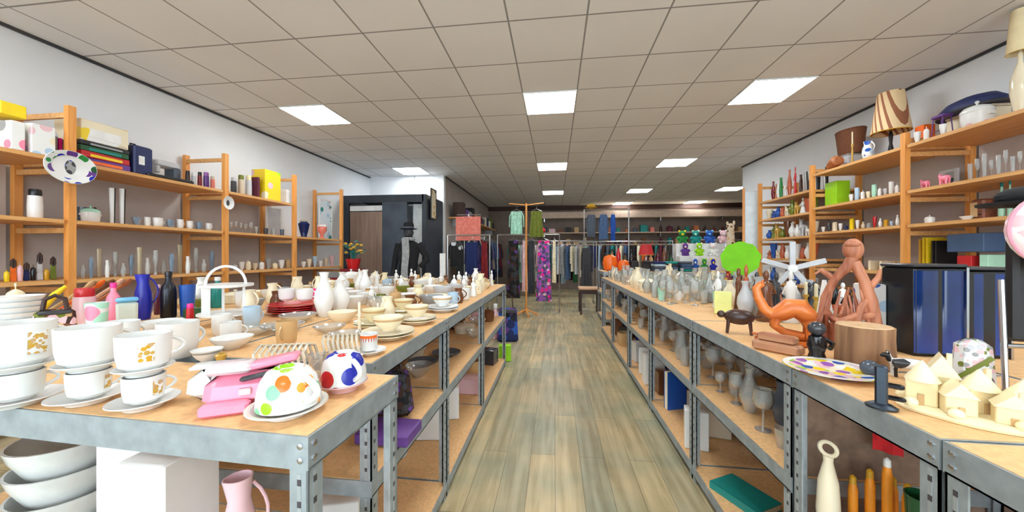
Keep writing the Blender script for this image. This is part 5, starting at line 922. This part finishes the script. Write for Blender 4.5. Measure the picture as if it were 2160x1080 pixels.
# ---------------------------------------------------------------- clothes and goods at the back of the shop
def rail(xa, ya, xb, yb, h, label, m=None, kind='clothes_rail'):
    L_ = math.hypot(xb-xa, yb-ya); m = m or metal('silver'); s = [('rail_bar', B().tube([(-L_/2,0,h),(L_/2,0,h)], .014, 8), m)]
    for k in (1,-1): s += [('upright', B().tube([(k*L_/2,0,h),(k*L_/2,0,.05)], .014, 8), m), ('foot', B().tube([(k*L_/2,-.22,.02),(k*L_/2,0,.05),(k*L_/2,.22,.02)], .016, 8), m)]
    return make(kind, s, ((xa+xb)/2, (ya+yb)/2, 0), math.atan2(yb-ya, xb-xa), label, 'clothes rail')
GN = {0:'dress',1:'shirt',2:'trousers',3:'coat'}
def hang(x, y, z, W, Hh, kind, m, cname, where, rz=0, group=None, th=.04, nm=None):
    lb = '%s %s hanging %s' % (cname, GN[kind], where)
    return make(nm or 'hanging_' + GN[kind], k_garment(W, Hh, m, kind, th), (x, y, z-.104), rz, lb, GN[kind], group)
PURP = blots('violet', ['purple','rose','hotpink','slate'], 14, .55, .9); DRK = blots('dkbrown', ['charcoal','purple','black'], 9, .6, .9)
# left wall rails
q = random.Random(21); PALC = ['black','navy','charcoal','purple','dkgreen','maroon','slate','denim','dkbrown','teal','grey','dkred','beige','black','navy']
od2 = ['first','second','third','fourth','fifth','sixth','seventh','eighth','ninth','tenth','eleventh','twelfth','thirteenth','fourteenth','fifteenth','sixteenth','seventeenth','eighteenth','nineteenth','twentieth','last but two','last but one','last','very last']
def cn(c): return c.replace('dk','dark ').replace('lt','pale ')
for r_, (ya, yb) in enumerate(((7.95, 10.0), (10.2, 12.5))):
    rail(-2.1, ya, -2.1, yb, 1.78, 'long clothes rail along the grey left wall, %s one' % ('nearer','farther')[r_])
    n = 15
    for i in range(n):
        c = PALC[q.randrange(len(PALC))]; k = q.choice([0,1,3,3])
        hang(-2.1, ya + .1 + (yb-ya-.2)*i/(n-1), 1.78, .48, q.uniform(.8, 1.3), k, cloth(c), cn(c), 'on the %s left wall rail, %s from its near end' % (('nearer','farther')[r_], od2[i]), 0, 'clothes on the left wall rails', .05)
# shelf of folded clothes over that rail
make('wall_mounted_shelf', [('shelf_board', B().box(-2.498, 8.0, 2.12, -2.12, 12.4, 2.15), PINEH)] + [('bracket', B().box(-2.498, y, 1.95, -2.2, y+.03, 2.12), metal()) for y in (8.3, 10.2, 12.1)], (0,0,0), 0, 'pine shelf fixed on the grey left wall above the clothes rails', 'shelf')
for i in range(13):
    c = ['dkbrown','purple','grey','black','tan','teal','maroon','slate','beige','navy','white','olive','charcoal'][i]
    make('storage_box', k_box(.26, q.uniform(.18,.36), mt(c, .7), D=.24), (-2.28, 8.15 + i*.33, 2.151), PI/2, '%s box on the shelf above the left rails, %s from its near end' % (cn(c), od2[i]), 'box', 'boxes above the left rails')
# small rail with tops, salmon knit
rail(-2.0, 6.35, -1.2, 6.35, 1.62, 'short clothes rail beside the dark cubicle')
for i, (x, c, k, m, Hh, w) in enumerate(((-1.84,'black and white',1,blots('black', ['white','charcoal','silver','black'], 7, .4, .9),.48,.27),(-1.53,'navy',1,cloth('navy'),.62,.28),(-1.30,'dark red',0,cloth('dkred'),.95,.14))):
    hang(x, 6.35, 1.62, w, Hh, k, m, c, 'on the short rail beside the dark cubicle')
make('tall_garment_stand', [('upright', B().tube([(0,0,0),(0,0,2.05)], .014, 8), metal()), ('arm', B().tube([(-.24,0,2.03),(.24,0,2.03)], .012, 8), metal()), ('foot', B().lathe([(.18,0),(.17,.02),(.02,.04)], 20), metal())], (-1.66, 6.62, 0), 0, 'tall metal garment stand carrying the salmon knit', 'stand')
make('hanging_knit', [('knit_panel', B().sheet([[(-.24+.48*j/8, .015*math.sin(j*1.4), -.46*i/6) for j in range(9)] for i in range(7)], .05), blots('salmon', ['salmon',(232,140,122),(214,118,104)], 26, .6, .95)), ('hook', B().tube([(0,.02,0),(0,.02,.05)], .006, 6), metal())], (-1.66, 6.55, 1.99), 0, 'salmon pink knitted square hanging high beside the cubicle', 'knit')
make('white_display_board', [('board', B().rb(.10, .03, .78, .004, .5), mt('white', .6)), ('post', B().cb(0,0,0,.04,.03,.5), mt('white', .6))], (-1.98, 6.0, 0), 0, 'narrow white upright board beside the cubicle corner', 'board')
# mannequin with hat
BK = cloth('black'); SK = mt('charcoal', .5)
body = B().tube([(0,0,1.50),(0,0,1.57)], .05, 10).ell((0,-.01,1.66), (.08,.095,.115), 16, 12).ell((0,-.1,1.655), (.014,.02,.02), 8, 6)
for k in (1,-1): body.ell((k*.08,0,1.655), (.012,.02,.03), 8, 6)
body.tube([(0,0,.92),(0,0,1.1),(0,0,1.3),(0,0,1.46),(0,0,1.52)], [.15,.125,.16,.15,.06], 16, flat=.62)
for k in (1,-1):
    body.tube([(k*.09,0,.95),(k*.11,-.01,.52),(k*.12,.01,.10),(k*.12,-.02,.05)], [.095,.06,.042,.04], 12); body.ell((k*.125,-.07,.035), (.045,.12,.035), 12, 7)
leg = B()
for k in (1,-1): leg.tube([(k*.09,0,.97),(k*.112,-.01,.52),(k*.122,.01,.09)], [.11,.082,.068], 14)
jk = B().tube([(0,0,.78),(0,0,.95),(0,0,1.12),(0,0,1.32),(0,0,1.45),(0,0,1.52)], [.225,.20,.165,.20,.19,.07], 20, flat=.6)
ja = [('sleeve', B().tube([(-.17,0,1.45),(-.235,.02,1.22),(-.25,-.02,1.05),(-.27,-.05,.86)], [.07,.06,.052,.045], 12), BK), ('sleeve', B().tube([(.17,0,1.45),(.30,.03,1.25),(.33,0,1.16),(.24,-.09,1.05)], [.07,.06,.055,.045], 12), BK), ('lapel', B().sheet([[(-.09-.02*i,-.128-.004*i,1.46-.1*i),(-.045-.01*i,-.14,1.46-.1*i)] for i in range(4)], .008), BK)]
def hand(x, y, z, s):
    b = B().ell((x, y, z), (.02,.035,.045), 10, 7)
    for j in range(4): b.tube([(x, y-.03+j*.018, z-.03),(x+s*.006, y-.032+j*.019, z-.062),(x+s*.014, y-.028+j*.017, z-.085-.006*(j in (1,2)))], [.0085,.008,.006], 6)
    return b.tube([(x, y-.03, z+.01),(x, y-.055, z-.015),(x+s*.004, y-.06, z-.04)], [.009,.008,.007], 6)
make('mannequin', [('mannequin_body', body, SK), ('trousers', leg, BK), ('jacket', jk, BK, ja), ('hand', hand(-.272,-.055,.80,1), SK), ('hand', hand(.21,-.11,1.02,-1), SK),
   ('scarf', B().sheet([[(-.075+.03*j+.012*math.sin(i*.8),-.155-.01*math.sin(j*2+i),1.54-.1*i) for j in range(5)] for i in range(11)], .02).tube([(.09*math.cos(t*PI/8), .075*math.sin(t*PI/8)-.01, 1.535) for t in range(16)], .032, 8, True), cloth('grey')),
   ('hat', B().lathe([(.155,1.715),(.16,1.722),(.10,1.728),(.095,1.80),(.08,1.835),(.001,1.84)], 26, .92, 1.05), BK, [('hat_band', B().band([(.1015,1.73),(.0985,1.755)], 26, .92, 1.05), mt('slate', .6))])],
   (ony(862, 6.0, 0).x, 6.0, .0), .1, 'dark mannequin with black hat, black jacket and long grey scarf', 'mannequin')
# rail facing the aisle end
rail(-1.28, 7.7, .09, 7.7, 1.70, 'clothes rail with dark and purple dresses at the end of the aisle')
for i, (px, c, k, m, W, Hh) in enumerate(((1083,'dark mottled',0,DRK,.30,1.30),(1107,'blush pink',0,cloth('rose'),.13,1.15),(1121,'charcoal',3,cloth('charcoal'),.16,1.20),(1147,'purple patterned',0,PURP,.34,1.36),(1169,'cream',0,cloth('cream'),.09,.95))):
    hang(ony(px, 7.7, 0).x, 7.7, 1.70, W, Hh, k, m, c, 'on the rail at the end of the aisle')
make('coat_tree', [('pole', B().tube([(0,0,.1),(0,0,2.32)], .02, 8), PINE), ('base', B().lathe([(.05,.10),(.04,.14)], 12), PINE)] + [('foot', B().tube([(0,0,.13),(.24*math.cos(a),.24*math.sin(a),.02)], .02, 6), PINE) for a in (.3, 1.9, 3.5, 5.0)] + [('arm', B().tube([(0,0,2.28),(k*.36,0,2.32)], .012, 6), PINE) for k in (1,-1)], (ony(1110, 7.2, 0).x, 7.2, 0), 0, 'yellow pine coat tree at the end of the aisle', 'coat tree')
xx = ony(1110, 7.2, 0).x
hang(xx-.20, 7.2, 2.285, .30, .50, 1, cloth('mint'), 'pale mint', 'high on the pine coat tree', nm='hanging_shirt'); hang(xx+.21, 7.2, 2.285, .30, .56, 0, cloth('olive'), 'moss green', 'high on the pine coat tree')
make('red_sun_hat', [('crown', B().ell((0,0,.03),(.09,.09,.07)), cloth('red')), ('peak', B().lathe([(.07,.0),(.09,.004),(.001,.01)], 14, 1, .8, (0,-.08,0)), cloth('red'))], (ony(1142, 7.7, 0).x, 7.7, 1.757), 0, 'bright red sun hat lying on the aisle-end rail', 'hat')
# middle rails
LC = ['ltblue','white','grey','denim','cream','silver','beige','mint','navy','rose','slate','white','charcoal','teal']
rail(-.1, 9.4, 1.0, 9.4, 1.62, 'middle clothes rail with pale tops behind the aisle end'); 
for i in range(9): c = LC[i]; hang(.0 + i*.115, 9.4, 1.62, .34, .7 + .07*(i % 4), (1,0,1,3)[i % 4], cloth(c), cn(c), 'on the middle rail behind the aisle end, %s from the left' % od2[i], 1.25, 'pale tops on the middle rail', .04)
rail(.70, 9.0-.35, 1.75, 9.0-.35, 2.36, 'tall clothes rail with blue jackets')
for px, c, k, m, W, Hh in ((1247,'grey-blue',1,cloth('slate'),.24,.56),(1273,'dark blue',3,cloth('denim'),.22,.62),(1293,'royal blue',1,cloth('blue'),.12,.66)): hang(ony(px, 8.65, 0).x, 8.65, 2.36, W, Hh, k, m, c, 'on the tall rail over the orange pumpkins')
make('mustard_hat', [('crown', B().ell((0,0,.03),(.1,.1,.06)), cloth('mustard')), ('brim', B().lathe([(.15,0),(.15,.008),(.08,.012)], 18), cloth('mustard'))], (ony(1247, 8.65, 0).x, 8.65, 2.405), 0, 'mustard yellow hat on top of the tall rail', 'hat')
rail(.55, 8.25, .95, 8.25, 1.55, 'short rail with dark coats beside the little wooden table'); hang(.72, 8.25, 1.55, .26, .95, 3, cloth('charcoal'), 'dark grey', 'on the short rail beside the little wooden table', .3)
for r_, (ya, xa, xb, n) in enumerate(((10.6, -1.4, .8, 18), (11.3, 1.2, 3.6, 18), (10.6, 4.0, 6.2, 16))):
    rail(xa, ya, xb, ya, 1.68, 'back clothes rail, %s' % ('left of the aisle line','right of the aisle line','in the far right corner')[r_])
    for i in range(n):
        c = (LC + PALC)[q.randrange(28)]; hang(xa+.08 + (xb-xa-.16)*i/(n-1), ya, 1.68, .42, q.uniform(.65, 1.2), q.choice([0,1,3]), cloth(c), cn(c), 'on the %s back rail, %s from its left end' % (('left','middle','far right')[r_], od2[i]), 1.2, 'clothes on the back rails', .04)
# far wall shelves with goods
for lv, (z, t) in enumerate(((2.56, .22), (2.02, .03), (1.6, .03))):
    make('wall_mounted_shelf', [('shelf_board', B().box(-.6, 12.55, z, 6.6, 12.998, z+.03), mt('beige', .6)), ('front_board', B().box(-.6, 12.53, z-.0, 6.6, 12.55, z+t), mt((206,180,158), .6))] + [('bracket', B().box(x, 12.6, z-.12, x+.03, 12.998, z), metal()) for x in (-.4, 1.6, 3.6, 5.6)], (0,0,0), 0, 'long beige shelf across the far wall, %s of three' % ('top','middle','bottom')[lv], 'shelf')
BC = ['brown','dkred','salmon','tan','black','maroon','copper','rose','slate','beige','dkbrown','teal','grey','peach']
for lv, z in enumerate((2.05, 1.63)):
    for i in range(24):
        c = BC[q.randrange(14)]; f = q.choice([k_box, k_bottle, k_casserole, k_box]); nm_ = {k_box:'box',k_bottle:'bottle',k_casserole:'pot'}[f]; W = q.uniform(.1,.24)
        make('stored_'+nm_, f(W if f is not k_bottle else .1, q.uniform(.14,.25), mt(c, .6), *([] if f is not k_bottle else [mt('black')])), (-.4 + i*.29, 12.74, z+.001), 0, '%s %s on the far wall %s shelf, %s from the left' % (cn(c), nm_, ('middle','bottom')[lv], od2[i]), nm_, 'goods on the far wall shelves')
# little table at the end of the right racks
make('small_wooden_table', [('table_top', B().rb(.46, .5, .04, .006, .52), wood((196,150,110),(222,182,144),'X')), ('apron', B().rb(.40, .44, .09, .004, .43), mt('dkbrown', .5))] + [('leg', B().cb(sx*.19, sy*.21, 0, .04, .04, .43), mt('dkbrown', .5)) for sx in (1,-1) for sy in (1,-1)], (ony(1243, 7.68, 0).x, 7.68, 0), 0, 'little wooden table with dark legs past the right racks', 'table')
# second block of racks with toys behind the glassware
rack(.86, 2.2, 6.4, 7.3, [.1, .55, .95], 'steel rack with pumpkins and folded jeans behind the glassware'); rack(2.22, 3.56, 6.4, 7.3, [.1, .55, .95], 'steel rack with plush toys behind the glassware')
Z2 = .951
def k_pumpkin(W, H, m): return [('pumpkin_body', B().lathe([(W*.2,0),(W*.42,H*.12),(W*.5,H*.42),(W*.4,H*.74),(W*.12,H*.84),(.001,H*.8)], 32, wob=lambda a, z: 1+.07*abs(math.sin(a*5))), m), ('stalk', B().tube([(0,0,H*.8),(.01,0,H*.92),(.03,0,H)], W*.06, 6), mt('dkgreen', .7))]
for i, (x, y, W, Hh, w) in enumerate(((1.02,6.72,.26,.36,'taller left one'),(1.24,6.58,.20,.25,'smaller right one'))): make('orange_pumpkin', k_pumpkin(W, Hh, plastic('orange')), (x, y, Z2), 0, 'orange pumpkin lantern on the rack past the glassware, %s' % w, 'pumpkin', 'orange pumpkins')
for i in range(2): make('black_handbag', k_bag(.18, .2, plastic('black')), (1.44+i*.21, 6.62, Z2), .1, 'black handbag right of the pumpkins, %s one' % ('left','right')[i], 'handbag')
make('red_lamp', k_lamp(.28, .50, mt('white'), mt('red', .6), 0, .4), (1.72, 6.92, Z2), 0, 'small lamp with a bright red shade on a white stand', 'lamp')
for i in range(3):
    for j in range(4): c = ['denim','slate','ltblue','navy','denim','charcoal','teal','denim'][(i*3+j) % 8]; make('folded_jeans', [('folded_cloth', B().rb(.2, .28, .045, .015), cloth(c))], ((1.87, 2.085, 2.33)[i], 6.70, Z2 + j*.046), .05*(j % 3), '%s folded jeans, %s of the %s pile past the pumpkins' % (cn(c), ('bottom','second','third','top')[j], od2[i]), 'jeans', 'folded jeans')
for i in range(10): c = ['dkbrown','copper','red','brown','black','orange','tan','maroon','brown','dkgreen'][i]; make('coloured_bottle', k_bottle(.09, .34 + .08*(i % 3), glaze(c), plastic('black')), (1.0 + i*.125 + (.0 if i < 5 else .12), 7.16, Z2), 0, '%s bottle in the row behind the pumpkins, %s from the left' % (cn(c), od2[i]), 'bottle', 'bottles behind the pumpkins')
make('toy_giraffe', k_pet(.36, .62, blots('beige', ['tan','brown','tan'], 22, .42, .8), None, 1.0), (3.10, 6.58, Z2), .9, 'beige spotted toy giraffe among the plush toys', 'toy')
make('toy_display_steps', [('step', B().rb(1.0,.2,.28,.004), mt('white', .6)), ('step', B().rb(1.0,.18,.52,.004,0,1,1,0,.20), mt('white', .6))], (2.82, 6.98, Z2), 0, 'white two-step display carrying plush toys', 'display')
TC = [('blue','white'),('green','lime'),('royal','yellow'),('teal','white'),('purple','rose'),('lime','white'),('white','rose'),('white','ltblue'),('green','yellow'),('teal','mint'),('blue','sky'),('rose','white')]
for i in range(12):
    r_ = i // 4; x = 2.42 + (i % 4)*.25 + .02*r_; y = (6.68, 6.95, 7.17)[r_]; z = Z2 + (0, .281, .521)[r_]; a, b_ = TC[i]
    if r_ == 0 and i == 2: x += .02
    if r_ == 0: x = 2.52 + (i % 4)*.15 + (.38 if i == 3 else 0)
    make('plush_toy', k_plush((.12, .16, .20)[r_], (.24, .25, .26)[r_], cloth(a), cloth(b_)), (x, y, z+.001), .1*(i % 3)-.4, '%s and %s plush toy, %s row, %s from the left' % (cn(a), cn(b_), ('front','middle','back')[r_], od2[i % 4]), 'plush toy', 'plush toys on the white steps')
make('white_banner', [('panel', B().rb(.20,.03,2.30,.004), mt((214,226,232), .4)), ('side_post', B().cb(-.12,0,0,.035,.04,2.36), PINE)], (ony(1587, 6.2, 0).x, 6.2, 0), -.45, 'tall pale panel with a pine post past the right shelves', 'panel')
